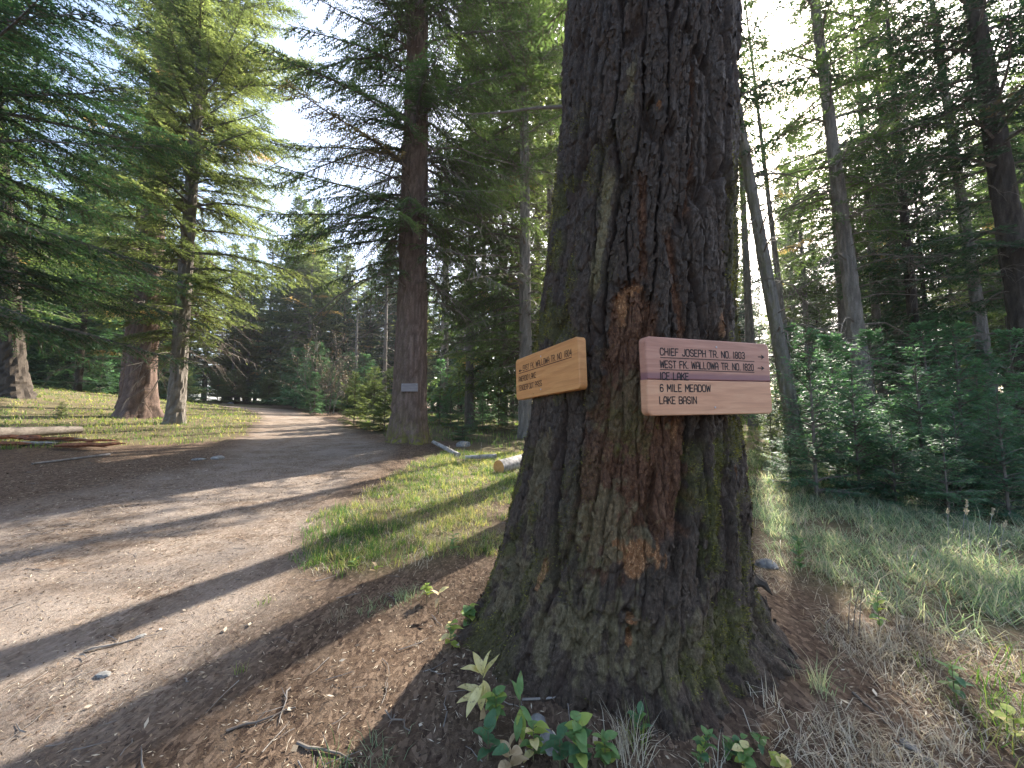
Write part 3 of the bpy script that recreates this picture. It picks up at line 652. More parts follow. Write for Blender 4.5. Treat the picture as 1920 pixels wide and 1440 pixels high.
for i in range(60):
    px, Y = rng.uniform(60, 700), rng.uniform(30, 48); X = (px - 960) / F_PX * Y
    if path_d(np.array([X]), np.array([Y]))[0] > -1: continue
    sc_ = rng.uniform(1.2, 2.2); zone = 'at the far left of the meadow' if px < 180 else 'behind the thick furrowed trunk' if px < 300 else 'right of the slim grey trunk' if px < 430 else 'where the trail disappears' if px < 560 else 'right of the trail bend'
    young(px, Y, [4, 3, 4][i % 3], sc_, ('tall ' if sc_ > 1.8 else 'middling ' if sc_ > 1.5 else 'low ') + ['dark', 'pale', 'dark'][i % 3] + ' young fir in the undergrowth ' + zone, group='young firs in the undergrowth ' + zone, sx=1.4)
# bare autumn shrubs by the trail bend
def bare_shrub(px, Y, h, seed, label):
    X = (px - 960) / F_PX * Y; g = np.random.default_rng(seed); o = empty('bare_shrub', (X, Y, float(gz(X, Y)) - .03)); tag(o, label, 'shrub')
    parts = []; tips = []
    def br(p, d, L, r, lvl):
        s = np.linspace(0, 1, 5); d = d / np.linalg.norm(d); pts = p + d * (L * s)[:, None] + g.normal(0, .03, (5, 3)) * L * s[:, None]
        parts.append(tube(pts, r * (1 - .6 * s), 4 if lvl < 2 else 3, False)); tips.append(pts[-1])
        if lvl < 3:
            for j in range(4 + lvl):
                br(pts[g.integers(1, 5)], d + g.normal(0, .38, 3) + [0, 0, .1], L * g.uniform(.35, .6), r * .5, lvl + 1)
    for k in range(6): br(np.array([g.normal(0, .25), g.normal(0, .2), 0]), np.array([g.normal(0, .2), g.normal(0, .2), 1.]), h * g.uniform(.45, .7), .025, 0)
    v, t = merge(parts); link('stems', mesh_np('stems', v, t, M['deadwood']), o)
    tp = np.array(tips); tp = tp[g.random(len(tp)) < .6]; d = g.normal(0, 1, (len(tp), 3)); d /= np.linalg.norm(d, axis=1)[:, None]; w = np.cross(d, [0, 0, 1.])
    VF = np.stack([tp, tp + d * .07 + w * .04, tp + d * .16, tp + d * .07 - w * .04], 1)
    link('leaves', fol_mesh('leaves', VF, g.uniform(.6, 1, len(VF)), M['litter']), o, stuff=True)
bare_shrub(590, 25, 5.4, 41, 'leafless pale shrub at the trail bend, left one')
bare_shrub(625, 26.5, 5.0, 42, 'leafless shrub with a few orange leaves at the trail bend, right one')

# ------------------------------------------------------------------ the big tree with the signs
rows = [(-60, 1071, 1394), (0, 1068, 1393), (100, 1062, 1390), (200, 1055, 1388), (300, 1046, 1386), (400, 1037, 1385), (500, 1026, 1382), (600, 1015, 1380), (700, 1006, 1382), (780, 998, 1386), (900, 976, 1400), (1000, 948, 1409), (1100, 912, 1428)]
ZR, RR, CXR = [], [], []
for py, xl, xr in rows:
    rl, rr_ = ray(xl, py), ray(xr, py); al, ar = math.atan2(rl[0], rl[1]), math.atan2(rr_[0], rr_[1]); ph = (al + ar) / 2; hf = (ar - al) / 2
    Dh = TREE_C[1] / math.cos(ph); rm = ray((xl + xr) / 2, py)
    ZR.append(CAM_Z + TREE_C[1] * rm[2] / rm[1]); RR.append(Dh * math.sin(hf)); CXR.append(TREE_C[1] * math.tan(ph))
ZR, RR, CXR = map(lambda a: np.array(a)[::-1], (ZR, RR, CXR))
print('trunk', ZR.round(2), RR.round(3), CXR.round(3))
def hR(z):
    r = np.interp(z, ZR, RR); r = np.where(z < ZR[0], RR[0] + .65 * (ZR[0] - z), r)
    return np.where(z > ZR[-1], RR[-1] * (1 - (z - ZR[-1]) / 30), r)
def hC(z): return np.interp(z, ZR, CXR)
def trunk_hit(px, py):                 # -> angle, height on the undisplaced trunk
    r = ray(px, py); best = None; t = .8
    while t < 3.4:
        p = np.array([0, 0, CAM_Z]) + r * t; d = math.hypot(p[0] - float(hC(p[2])), p[1] - TREE_C[1])
        if d < float(hR(p[2])): break
        t += .004
    return math.atan2(p[1] - TREE_C[1], p[0] - float(hC(p[2]))), p[2]
nc, nr = 480, 660
# finer columns towards the camera side
qa = np.linspace(0, 1, nc, endpoint=False); th = 2 * math.pi * qa + .55 * np.sin(2 * math.pi * qa) - math.pi / 2 + math.pi - .25 + 0
th = th % (2 * math.pi); 
# densest where d(th)/dq is smallest: q=.5 -> th = pi - pi/2 + pi - .25
th = 2 * math.pi * qa + .62 * np.sin(2 * math.pi * qa); th = th - math.pi + (-math.pi / 2 - .22)
zz = np.concatenate([np.linspace(-.25, 4.35, nr - 40), np.linspace(4.4, 6.0, 40)])
Z, TH = np.meshgrid(zz, th, indexing='ij')
R0 = hR(Z); ub = (TH + math.pi) * .62
THw = np.mod(TH + math.pi * .5, 2 * math.pi); U = THw * .62           # metres round the trunk, seam at the back
Uw = U + .035 * fbm(U * 5, Z * 1.6, 0., 61, 3) + .012 * fbm(U * 22, Z * 9, 0., 62, 2) + .05 * vnoise(U * 1.3, Z * .7, 0., 63)
Zw = Z + .05 * fbm(U * 7, Z * 3, 0., 64, 3)
f1, f2, c1 = voro(Uw / .105, Zw / .85, 71, .9); pl1 = sstep(.015, .20, f2 - f1)
g1, g2, c2 = voro(Uw / .046 + .3, Zw / .13, 72, .95); pl2 = sstep(.01, .16, g2 - g1)
h1, h2, c3 = voro(Uw / .017, Zw / .020, 73, .95); pl3 = sstep(.0, .25, h2 - h1)
fine = fbm(U * 60, Z * 32, 0., 74, 3)
rid = 1 - np.abs(fbm(Uw * 7.0, Zw * .7, 0., 75, 3)) * 2.4
low = sstep(.9, .35, Z)                                               # softer, crustier bark near the ground
def A(px, py): return trunk_hit(px, py)
def ang(a, b): return np.angle(np.exp(1j * (a - b)))
def blob(px, py, w, h, seed=0, rough=.5):                             # soft mask round a photo pixel, sizes in pixels
    a0, z0 = trunk_hit(px, py); aw = w / F_PX * 1.75 / .6; zh = h / F_PX * 1.75
    d = np.sqrt((ang(TH, a0) / aw) ** 2 + ((Z - z0) / zh) ** 2); d = d + rough * fbm(U * 30, Z * 20, 0., 80 + seed, 3)
    return sstep(1.15, .75, d)
def streak(pts, w, seed=0, rough=.6):
    m = np.zeros_like(Z); q = [trunk_hit(*p) for p in pts]; q = [(a, z) for a, z in q]; q.sort(key=lambda k: k[1])
    a = np.interp(Z, [k[1] for k in q], [k[0] if k[0] < 1.6 else k[0] - 2 * math.pi for k in q]); aw = w / F_PX * 1.75 / .6
    d = np.abs(ang(TH, a)) / aw + rough * fbm(U * 34, Z * 16, 0., 90 + seed, 3); e = sstep(q[0][1] - .04, q[0][1] + .05, Z) * sstep(q[-1][1] + .04, q[-1][1] - .05, Z)
    return sstep(1.2, .7, d) * e
scar = np.clip(blob(1185, 600, 48, 85, 1) + blob(1165, 690, 40, 110, 2) + blob(1225, 900, 70, 120, 3) * .9 + blob(1140, 900, 65, 170, 4) * .8 + blob(1180, 690, 55, 140, 44) * .9 + blob(1265, 850, 24, 130, 45) * .9 + blob(1200, 800, 70, 90, 5) * .8 + streak([(1250, 440), (1270, 560), (1285, 640)], 10, 1) + streak([(1205, 330), (1205, 520)], 10, 2) + streak([(1302, 100), (1300, 260), (1292, 400)], 5, 3), 0, 1)
orange = np.clip(blob(1192, 1050, 34, 26, 6, 1.0) + .9 * blob(1163, 570, 13, 34, 7, .7) + blob(1190, 542, 20, 8, 8, .6) * .8 + blob(1184, 1166, 9, 5, 9, .5) + blob(1180, 1206, 6, 10, 10, .5) + streak([(1272, 790), (1268, 830)], 9, 4) * .8 + blob(1020, 1075, 7, 26, 11, .6) * .8 + blob(1387, 885, 5, 15, 12, .6) * .8 + blob(1236, 195, 6, 9, 13, .4) * .7 + blob(1360, 610, 9, 22, 14, .6) * .6, 0, 1)
lichen = np.clip(streak([(1190, 120), (1180, 190), (1185, 130)], 9, 5) + streak([(1142, 330), (1132, 420), (1118, 500), (1112, 560)], 13, 6) + blob(1010, 900, 30, 100, 15, 1.0) * .6 + .75 * blob(1130, 1000, 60, 70, 16, 1.1) + blob(1185, 760, 50, 60, 17, 1.1) * .7 + .6 * blob(960, 1080, 50, 60, 18, 1.0) + .7 * blob(1080, 1180, 70, 60, 33, 1.3) + .5 * blob(1300, 1220, 110, 50, 34, 1.4), 0, 1)
hole = np.clip(blob(1181, 1154, 9, 8, 20, .15) + blob(1180, 1192, 5, 9, 21, .2) + blob(1224, 185, 9, 14, 22, .3) * .8 + blob(1210, 575, 9, 60, 23, .3) * .5, 0, 1)
flaky = blob(1210, 1180, 130, 130, 24, .4) * .75                       # smoother crusty foot of the tree
amp = (1 - .8 * flaky) * (1 - .55 * scar) * (1 - .6 * sstep(.75, .15, Z))
disp = .046 * (pl1 - 1) * amp + .011 * (pl2 - 1) * (1 - .35 * flaky) + .014 * (c2 - .5) * pl2 + .006 * (c3 - .5) + .003 * (pl3 - 1) + .0035 * fine + .024 * (rid - .6) * amp + .020 * (c1 - .5)
disp = disp + sstep(.8, .2, Z) * (.036 * fbm(U * 11, Z * 8, 0., 101, 5) - .03 * sstep(.55, .9, 1 - np.abs(fbm(Uw * 5, Zw * 3.2, 0., 103, 3)) * 4) + .010 * (voro(Uw / .05, Zw / .06, 102)[2] - .5))
disp = disp - .030 * scar + .012 * scar * fbm(U * 14, Z * 5, 0., 88, 3) - .05 * hole + .004 * orange
disp = disp - .05 * streak([(1225, 880), (1215, 960), (1235, 1010)], 9, 7, .3) - .055 * streak([(1320, 980), (1318, 1110)], 6, 8, .3) - .05 * streak([(1395, 830), (1410, 1040)], 7, 9, .4) - .05 * streak([(960, 1010), (962, 1130), (975, 1180)], 9, 10, .3) - .05 * streak([(1292, 800), (1290, 900), (1260, 1090)], 8, 11, .4)
fl = sstep(.75, .02, Z)
lobes = .09 * np.cos(ang(TH, -2.75) * 2.2) * (np.abs(ang(TH, -2.75)) < .71) + .15 * np.exp(-(ang(TH, -.55) / .30) ** 2) + .06 * np.exp(-(ang(TH, -1.35) / .25) ** 2) + .11 * np.exp(-(ang(TH, -2.05) / .16) ** 2) + .12 * np.exp(-(ang(TH, .7) / .4) ** 2) + .12 * np.exp(-(ang(TH, 2.2) / .4) ** 2)
flr = np.clip(fl * 1.15, 0, 1); amp = amp
big = .02 * np.cos(TH * 5 + 1.2 + Z * .4) + .012 * np.cos(TH * 9 + 2)
Rt = R0 + disp + lobes * fl ** 1.6 * .85 + big * (.4 + fl) - .045 * fl
X = hC(Z) + Rt * np.cos(TH); Y = TREE_C[1] + Rt * np.sin(TH)
Zo = Z + .004 * fine
mossn = fbm(U * 9, Z * 5, 0., 95, 4); cosL = np.clip(-np.cos(TH), 0, 1); cosR = np.clip(np.cos(ang(TH, -.35)), 0, 1)
mossm = np.clip(cosL ** 3 * sstep(.05, .35, mossn + .1) * sstep(3.2, 2.6, Z) + sstep(.80, .97, cosR) * sstep(.0, .3, mossn + .12) * sstep(3.1, 2.2, Z) * sstep(.2, .5, Z)
                + 1.1 * streak([(1355, 820), (1345, 960), (1350, 1080)], 26, 12, 1.0) + streak([(1310, 830), (1300, 960)], 20, 13, 1.1) * .7 + blob(1425, 1085, 16, 22, 27, .6) + blob(1380, 1190, 50, 40, 28, 1.4) * .8 + blob(1340, 1260, 60, 30, 29, 1.4) * .7 + blob(1180, 800, 40, 40, 30, 1.4) * .6, 0, 1)
V = np.stack([X, Y, Zo], -1).reshape(-1, 3); idx = np.arange(len(zz) * nc).reshape(len(zz), nc)
Q = np.stack([idx[:-1], np.roll(idx[:-1], -1, 1), np.roll(idx[1:], -1, 1), idx[1:]], -1).reshape(-1, 4)
cA = np.stack([pl1 * (.5 + .5 * pl2), scar, mossm], -1).reshape(-1, 3); cB = np.stack([orange, lichen, c2], -1).reshape(-1, 3)
def hero_mat():
    m, t, b, out = newmat('furrowed_dark_bark'); b.inputs['Specular IOR Level'].default_value = .35
    sa = t.nodes.new('ShaderNodeSeparateColor'); t.links.new(attr(t, 'ma', 'Color'), sa.inputs[0])
    sb = t.nodes.new('ShaderNodeSeparateColor'); t.links.new(attr(t, 'mb', 'Color'), sb.inputs[0])
    v = mapped(t, (1, 1, .5)); n1 = noise_tex(t, 95, 7, v, .82); n2 = noise_tex(t, 14, 5, v, .65); n3 = noise_tex(t, 200, 3, mapped(t, (1, 1, 1.3)), .7)
    c = ramp(t, n1, [(.3, (.012, .008, .005)), (.46, (.045, .030, .019)), (.56, (.105, .073, .048)), (.66, (.17, .135, .10)), (.76, (.36, .30, .235))])
    c = mixc(t, mathn(t, 'MULTIPLY', sb.outputs[2], .45), c, (.07, .050, .037))
    c = mixc(t, ramp(t, n2, [(.5, (0, 0, 0)), (.72, (.55, .55, .55))]), c, (.095, .058, .038))
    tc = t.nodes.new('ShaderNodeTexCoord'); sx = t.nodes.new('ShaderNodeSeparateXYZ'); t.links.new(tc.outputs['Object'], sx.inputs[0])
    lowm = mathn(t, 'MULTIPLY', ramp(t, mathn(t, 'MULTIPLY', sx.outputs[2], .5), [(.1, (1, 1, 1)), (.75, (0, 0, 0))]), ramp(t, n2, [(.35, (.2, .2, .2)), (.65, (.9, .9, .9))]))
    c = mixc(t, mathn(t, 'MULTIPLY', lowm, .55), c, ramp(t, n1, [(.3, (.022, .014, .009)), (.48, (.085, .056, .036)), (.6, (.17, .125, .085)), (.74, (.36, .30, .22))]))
    rd = ramp(t, n1, [(.3, (.035, .013, .007)), (.45, (.10, .042, .02)), (.56, (.20, .09, .042)), (.68, (.34, .21, .11)), (.8, (.5, .38, .22))])
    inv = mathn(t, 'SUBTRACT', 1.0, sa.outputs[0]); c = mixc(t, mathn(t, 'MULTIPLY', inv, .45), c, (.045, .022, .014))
    c = mixc(t, mathn(t, 'MULTIPLY', sa.outputs[1], .90), c, rd)
    li = ramp(t, n1, [(.35, (.09, .07, .035)), (.52, (.23, .18, .085)), (.7, (.42, .36, .22))]); c = mixc(t, mathn(t, 'MULTIPLY', sb.outputs[1], .75), c, li)
    oc = ramp(t, n1, [(.34, (.05, .025, .012)), (.42, (.42, .17, .06)), (.5, (.14, .07, .03)), (.56, (.60, .29, .12)), (.7, (.75, .46, .25))]); c = mixc(t, mathn(t, 'MULTIPLY', sb.outputs[0], .95), c, oc)
    mo = ramp(t, n1, [(.3, (.03, .033, .01)), (.5, (.10, .10, .02)), (.7, (.2, .19, .045))]); c = mixc(t, mathn(t, 'MULTIPLY', sa.outputs[2], .6), c, mo)
    t.links.new(c, b.inputs['Base Color'])
    t.links.new(ramp(t, n2, [(.3, (.5, .5, .5)), (.7, (.95, .95, .95))]), b.inputs['Roughness'])
    bump(t, b, mathn(t, 'ADD', n1, mathn(t, 'MULTIPLY', n3, .6)), 1.0, .010); return m
M['bark_hero'] = hero_mat()
hero = empty('conifer_tree', (TREE_C[0], TREE_C[1], 0.15)); tag(hero, 'huge dark furrowed trunk in the foreground carrying two wooden trail signs', 'tree')
off = np.array([TREE_C[0], TREE_C[1], .15])
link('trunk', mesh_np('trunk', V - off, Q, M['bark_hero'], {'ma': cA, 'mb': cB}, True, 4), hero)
# the trunk above the frame and its crown
zt = np.linspace(5.9, 30, 40); tv, tt = tube(np.stack([np.interp(zt, [5.9, 30], [float(hC(6.)), TREE_C[0]]), np.full(40, TREE_C[1]), zt], 1) - off, np.interp(zt, [5.9, 30], [float(hR(6.)) - .02, .05]), 28)
link('upper_trunk', mesh_np('upper_trunk', tv, tt, M['bark_dark'], None, True), hero)
VF, ti, VB, TB = conifer(30, 11, 4, 301, per_m=6, spray=.3, sw=.07, sp2=.3, sp3=.17)
link('crown', fol_mesh('crown', VF, ti, M['fir_dark']), hero); link('branches', mesh_np('branches', VB, TB, M['twig']), hero, stuff=True)
# bare branch stub leaving the trunk on the left
p0 = at_depth(1056, 200, 2.32); p1 = at_depth(1000, 203, 2.45); p2 = at_depth(940, 211, 2.6); p3 = at_depth(875, 214, 2.75)
v, t_ = tube(np.array([p0 + [.08, 0, 0], p0, p1, p2, p3]) - off, [.013, .012, .009, .007, .003], 7); bp = [(v, t_)]
g = np.random.default_rng(5)
for k in range(22):
    f = g.uniform(.2, 1); a = p1 * (1 - f) + p3 * f if f > .2 else p1; d = g.normal(0, 1, 3) * [.05, .03, .03] - [.02, 0, .03]; bp.append(tube(np.array([a, a + d]) - off, [.002, .0008], 3, False))
v, t_ = merge(bp); link('dead_branch', mesh_np('dead_branch', v, t_, M['twig']), hero)
# moss tufts, as fine blades standing off the bark
g = np.random.default_rng(8); w = (mossm * (Z < 4.2)).reshape(-1); w = w * (np.gradient(th)[None, :] + 0 * Z).reshape(-1); w /= w.sum()
nm = 42000; ii = g.choice(len(w), nm, p=w); P = V[ii] + g.normal(0, .003, (nm, 3)); a = TH.reshape(-1)[ii]
d = np.stack([np.cos(a), np.sin(a), np.full(nm, .25)], 1) + g.normal(0, .55, (nm, 3)); d /= np.linalg.norm(d, axis=1)[:, None]
s = np.cross(d, g.normal(0, 1, (nm, 3))); s /= np.linalg.norm(s, axis=1)[:, None]; l = g.uniform(.006, .017, nm)[:, None]; wd_ = g.uniform(.0012, .003, nm)[:, None]
VM = np.stack([P - s * wd_, P + s * wd_, P + d * l], 1).reshape(-1, 3) - off
link('moss', mesh_np('moss', VM, np.arange(nm * 3), M['moss'], {'tint': np.repeat(np.clip(.5 + .5 * vnoise(P[:, 0] * 20, P[:, 1] * 20, P[:, 2] * 20, 5) + g.normal(0, .15, nm), 0, 1), 3)}), hero, stuff=True)
# loose bark flakes proud of the plates
g = np.random.default_rng(9); sel = (Z < 3.9) & (Z > .1) & (np.sin(TH) < .3); w = (sel * pl1).reshape(-1).astype(float); w /= w.sum(); nm = 5200; ii = g.choice(len(w), nm, p=w)
P = V[ii]; a = TH.reshape(-1)[ii]; nrm = np.stack([np.cos(a), np.sin(a), 0 * a], 1) + g.normal(0, .35, (nm, 3)); nrm /= np.linalg.norm(nrm, axis=1)[:, None]
up = np.array([0, 0, 1.]) + g.normal(0, .25, (nm, 3)); sd_ = np.cross(up, nrm); sd_ /= np.linalg.norm(sd_, axis=1)[:, None]; up = np.cross(nrm, sd_)
hh = g.uniform(.008, .026, nm)[:, None]; ww = g.uniform(.004, .012, nm)[:, None]
c0 = P + nrm * .001; VFk = np.stack([c0 - sd_ * ww - up * hh, c0 + sd_ * ww * .7 - up * hh * .8, c0 + sd_ * ww + up * hh + nrm * .002, c0 - sd_ * ww * .6 + up * hh * 1.1 + nrm * .003], 1).reshape(-1, 3) - off
sub_ = lambda A_: np.repeat(A_.reshape(-1, 3)[ii], 4, 0)
fl_o = link('bark_flakes', mesh_np('bark_flakes', VFk, np.arange(nm * 4), M['bark_hero'], {'ma': sub_(cA), 'mb': sub_(cB)}, False, 4), hero, stuff=True)
# the torn, moss-topped bark spur on the right foot
a = at_depth(1418, 1090, 1.98); b = at_depth(1432, 1095, 1.96); c = at_depth(1448, 1116, 1.95)
v, t_ = tube(np.array([a - [.03, 0, -.02], a, b, c]) - off, [.035, .028, .02, .003], 7); link('bark_spur', mesh_np('bark_spur', v, t_, M['bark_dark']), hero)

# ------------------------------------------------------------------ signs
G = {'A': [[(0, 0), (0, 4), (1, 6), (3, 6), (4, 4), (4, 0)], [(0, 2.4), (4, 2.4)]], 'B': [[(0, 0), (0, 6), (3, 6), (4, 5.2), (4, 4), (3, 3.2), (4, 2.3), (4, .8), (3, 0), (0, 0)], [(0, 3.2), (3, 3.2)]],
     'C': [[(4, 4.8), (3.2, 6), (.8, 6), (0, 4.8), (0, 1.2), (.8, 0), (3.2, 0), (4, 1.2)]], 'D': [[(0, 0), (0, 6), (2.8, 6), (4, 4.7), (4, 1.3), (2.8, 0), (0, 0)]],
     'E': [[(3.6, 6), (0, 6), (0, 0), (3.6, 0)], [(0, 3.1), (2.9, 3.1)]], 'F': [[(3.6, 6), (0, 6), (0, 0)], [(0, 3.1), (2.9, 3.1)]],
     'H': [[(0, 0), (0, 6)], [(4, 0), (4, 6)], [(0, 3), (4, 3)]], 'I': [[(0.6, 0), (0.6, 6)]], 'J': [[(3.4, 6), (3.4, 1.2), (2.6, 0), (.9, 0), (0, 1.2)]],
     'K': [[(0, 0), (0, 6)], [(4, 6), (0, 2.4)], [(1.4, 3.7), (4, 0)]], 'L': [[(0, 6), (0, 0), (3.4, 0)]], 'M': [[(0, 0), (0, 6), (2.2, 2.2), (4.4, 6), (4.4, 0)]],
     'N': [[(0, 0), (0, 6), (4, 0), (4, 6)]], 'O': [[(.8, 0), (0, 1.2), (0, 4.8), (.8, 6), (3.2, 6), (4, 4.8), (4, 1.2), (3.2, 0), (.8, 0)]],
     'P': [[(0, 0), (0, 6), (3.1, 6), (4, 5), (4, 3.8), (3.1, 2.8), (0, 2.8)]], 'R': [[(0, 0), (0, 6), (3.1, 6), (4, 5), (4, 3.9), (3.1, 3), (0, 3)], [(2.2, 3), (4, 0)]],
     'S': [[(3.9, 4.9), (3.1, 6), (.9, 6), (0, 5), (0, 4), (.8, 3.2), (3.2, 2.8), (4, 2), (4, 1), (3.1, 0), (.9, 0), (0, 1.1)]], 'T': [[(0, 6), (4, 6)], [(2, 6), (2, 0)]],
     'W': [[(0, 6), (.9, 0), (2.4, 5), (3.9, 0), (4.8, 6)]], '.': [[(.3, 0), (.5, .15)]], ' ': [], '0': [[(.7, 0), (0, 1), (0, 5), (.7, 6), (2.6, 6), (3.3, 5), (3.3, 1), (2.6, 0), (.7, 0)]],
     '1': [[(0.4, 0), (0.4, 6)]], '2': [[(0, 4.9), (.8, 6), (2.6, 6), (3.4, 5), (3.4, 4), (0, 0), (3.5, 0)]], '3': [[(0, 5), (.8, 6), (2.6, 6), (3.4, 5.2), (3.4, 4), (2.5, 3.2), (1.4, 3.2)], [(2.5, 3.2), (3.5, 2.3), (3.5, .9), (2.6, 0), (.8, 0), (0, 1)]],
     '4': [[(2.7, 0), (2.7, 6), (0, 2), (3.7, 2)]], '6': [[(3.3, 5.1), (2.6, 6), (.9, 6), (0, 4.8), (0, 1), (.8, 0), (2.6, 0), (3.4, 1), (3.4, 2.3), (2.6, 3.3), (.8, 3.3), (0, 2.5)]],
     '8': [[(.8, 3.1), (0, 2.2), (0, 1), (.8, 0), (2.6, 0), (3.4, 1), (3.4, 2.2), (2.6, 3.1), (.8, 3.1), (.1, 4), (.1, 5.1), (.8, 6), (2.6, 6), (3.3, 5.1), (3.3, 4), (2.6, 3.1)]]}
def glyph_w(c): return {'I': 1.2, '.': .8, ' ': 2.3, '1': 1.2, 'M': 4.4, 'W': 4.8, 'J': 3.4}.get(c, 3.5 if c in '02368' else 3.7 if c in '4EFL' else 4)
def ribbon(pts, w, y):                 # stroke with round ends, in the board plane (x right, z up), y = out of the board
    V = []; T = []; nseg = 8
    for (x, z) in pts:
        i0 = len(V); V.append((x, y, z)); V += [(x + w / 2 * math.cos(k * math.tau / nseg), y, z + w / 2 * math.sin(k * math.tau / nseg)) for k in range(nseg)]
        T += [(i0, i0 + 1 + k, i0 + 1 + (k + 1) % nseg) for k in range(nseg)]
    for (x1, z1), (x2, z2) in zip(pts[:-1], pts[1:]):
        L = math.hypot(x2 - x1, z2 - z1) or 1; nx, nz_ = -(z2 - z1) / L * w / 2, (x2 - x1) / L * w / 2; i0 = len(V)
        V += [(x1 + nx, y - .00015, z1 + nz_), (x1 - nx, y - .00015, z1 - nz_), (x2 - nx, y - .00015, z2 - nz_), (x2 + nx, y - .00015, z2 + nz_)]; T += [(i0, i0 + 1, i0 + 2), (i0, i0 + 2, i0 + 3)]
    return V, T
def lettering(text, x0, x1, z, ch, y, sw):   # fits the line between x0 and x1
    adv = [glyph_w(c) for c in text]; gap = 1.35; tot = sum(adv) + gap * (len(text) - 1); k = (x1 - x0) / tot; kz = ch / 6
    V = []; T = []; x = x0
    for c, a in zip(text, adv):
        for st in G[c]:
            v, t = ribbon([(x + px_ * k, z + pz * kz) for px_, pz in st], sw, y); T += [(p + len(V), q_ + len(V), r + len(V)) for p, q_, r in t]; V += v
        x += (a + gap) * k
    return np.array(V), np.array(T)
def board_mesh(w, h, t, r, bev, mat, x0=0., z0=0., corners=(1, 1, 1, 1)):
    """rounded board: x from x0 to x0+w, z from z0 to z0+h, front at y=-t; corners tl,tr,br,bl"""
    out = []
    for (cx, cz, a0, on) in ((x0 + r, z0 + h - r, math.pi, corners[0]), (x0 + w - r, z0 + h - r, math.pi / 2, corners[1]), (x0 + w - r, z0 + r, 0, corners[2]), (x0 + r, z0 + r, -math.pi / 2, corners[3])):
        sx = 1 if cx > x0 + w / 2 else -1; sz = 1 if cz > z0 + h / 2 else -1
        for k in range(7):
            a = a0 - k * math.pi / 12
            if on: out.append((cx + r * math.cos(a), cz + r * math.sin(a)))
            else:
                e = .0004 * k
                out.append((cx + sx * r - sx * (e if k % 2 == 0 else e), cz + sz * r) if True else None)
    out = [p for i, p in enumerate(out)]
    P = np.array(out); c = np.array([x0 + w / 2, z0 + h / 2]); dirn = np.sign(P - c)
    rings = [(P, 0.), (P, -(t - bev)), (P - dirn * bev * .35, -(t - bev * .3)), (P - dirn * bev, -t)]
    V = []; nP = len(P)
    for p, y in rings: V += [(a, y, b) for a, b in p]
    V = np.array(V); F = []
    for i in range(3):
        for k in range(nP):
            k2 = (k + 1) % nP; F.append((i * nP + k, i * nP + k2, (i + 1) * nP + k2, (i + 1) * nP + k))
    me = bpy.data.meshes.new('board'); me.from_pydata(V.tolist(), [], F + [tuple(range(nP)), tuple(range(4 * nP - 1, 3 * nP - 1, -1))]); me.materials.append(mat); me.update(); return me
def wood(name, c1, c2, c3, band=None):
    m, t, b, out = newmat(name); b.inputs['Roughness'].default_value = .5; b.inputs['Specular IOR Level'].default_value = .35
    v = mapped(t, (1.1, 3, 13)); n1 = noise_tex(t, 4, 5, v, .55, .6); n2 = noise_tex(t, 22, 4, mapped(t, (.8, 3, 14)), .6); n3 = noise_tex(t, 3, 2, mapped(t, (1, 1, 2)))
    c = ramp(t, n1, [(.3, c1), (.5, c2), (.7, c3)]); c = mixc(t, mathn(t, 'MULTIPLY', n2, .65), c, c1); c = mixc(t, mathn(t, 'MULTIPLY', n3, .3), c, c3)
    if band:
        tc = t.nodes.new('ShaderNodeTexCoord'); sx = t.nodes.new('ShaderNodeSeparateXYZ'); t.links.new(tc.outputs['Object'], sx.inputs[0])
        z = mathn(t, 'ADD', sx.outputs[2], mathn(t, 'MULTIPLY', n1, .012)); c = mixc(t, ramp(t, mathn(t, 'MULTIPLY', mathn(t, 'SUBTRACT', band[0], z), 28), [(0, (0, 0, 0)), (.35, (.9, .9, .9)), (1, (1, 1, 1))]), c, band[1])
    t.links.new(c, b.inputs['Base Color']); bump(t, b, n2, .25, .002); return m
M['w_left'] = wood('orange_cedar', (.42, .17, .055), (.60, .27, .09), (.70, .36, .13))
M['w_top'] = wood('mauve_cedar', (.30, .135, .09), (.45, .215, .145), (.56, .30, .205), (.040, (.23, .105, .105)))
M['w_low'] = wood('pink_cedar', (.42, .195, .105), (.60, .30, .165), (.70, .40, .235))
M['w_old'] = wood('weathered_grey_board', (.13, .11, .105), (.23, .20, .195), (.33, .29, .28))
ROLL = [0.]
def place_sign(o, A_, B_, zb, roll=0.):          # A_ left end, B_ right end of the front face (x, y)
    d = np.array([B_[0] - A_[0], B_[1] - A_[1]]); L = np.hypot(*d); o.location = (A_[0], A_[1], zb); o.rotation_euler = (0, roll, math.atan2(d[1], d[0])); return L
def wz(py, Y, px=1300): r = ray(px, py); return CAM_Z + Y * r[2] / r[1]
# right sign (front face is at local y = 0, the board goes back to +t)
h = .32; hp = h
Al, Bl = (.5385, 1.54), (1.197, 1.778); Al = tuple(at_depth(1214, 705, 1.54)[:2]); Bl = tuple(at_depth(1446, 710, 1.775)[:2])
so_ = empty('trail_sign'); TH_ = .042
zb = wz(780, 1.54); rl_ = math.atan2(wz(780, 1.54) - wz(775.5, 1.775), .69); zt_ = (wz(630, 1.54) - wz(780, 1.54) + wz(645, 1.775) - wz(775.5, 1.775)) / 2; hs = zt_; ROLL[0] = rl_; print('roll right', math.degrees(rl_))
Ls = place_sign(so_, Al, Bl, zb, rl_)
tag(so_, 'pinkish two-board trail sign reading CHIEF JOSEPH TR. NO. 1803, on the right of the trunk', 'sign')
zj = hs * .455
def addb(me, par, nm='board', lab=None):
    o = link(nm, me, par); o.location = (0, TH_, 0)
    if lab: o['label'] = lab
    return o
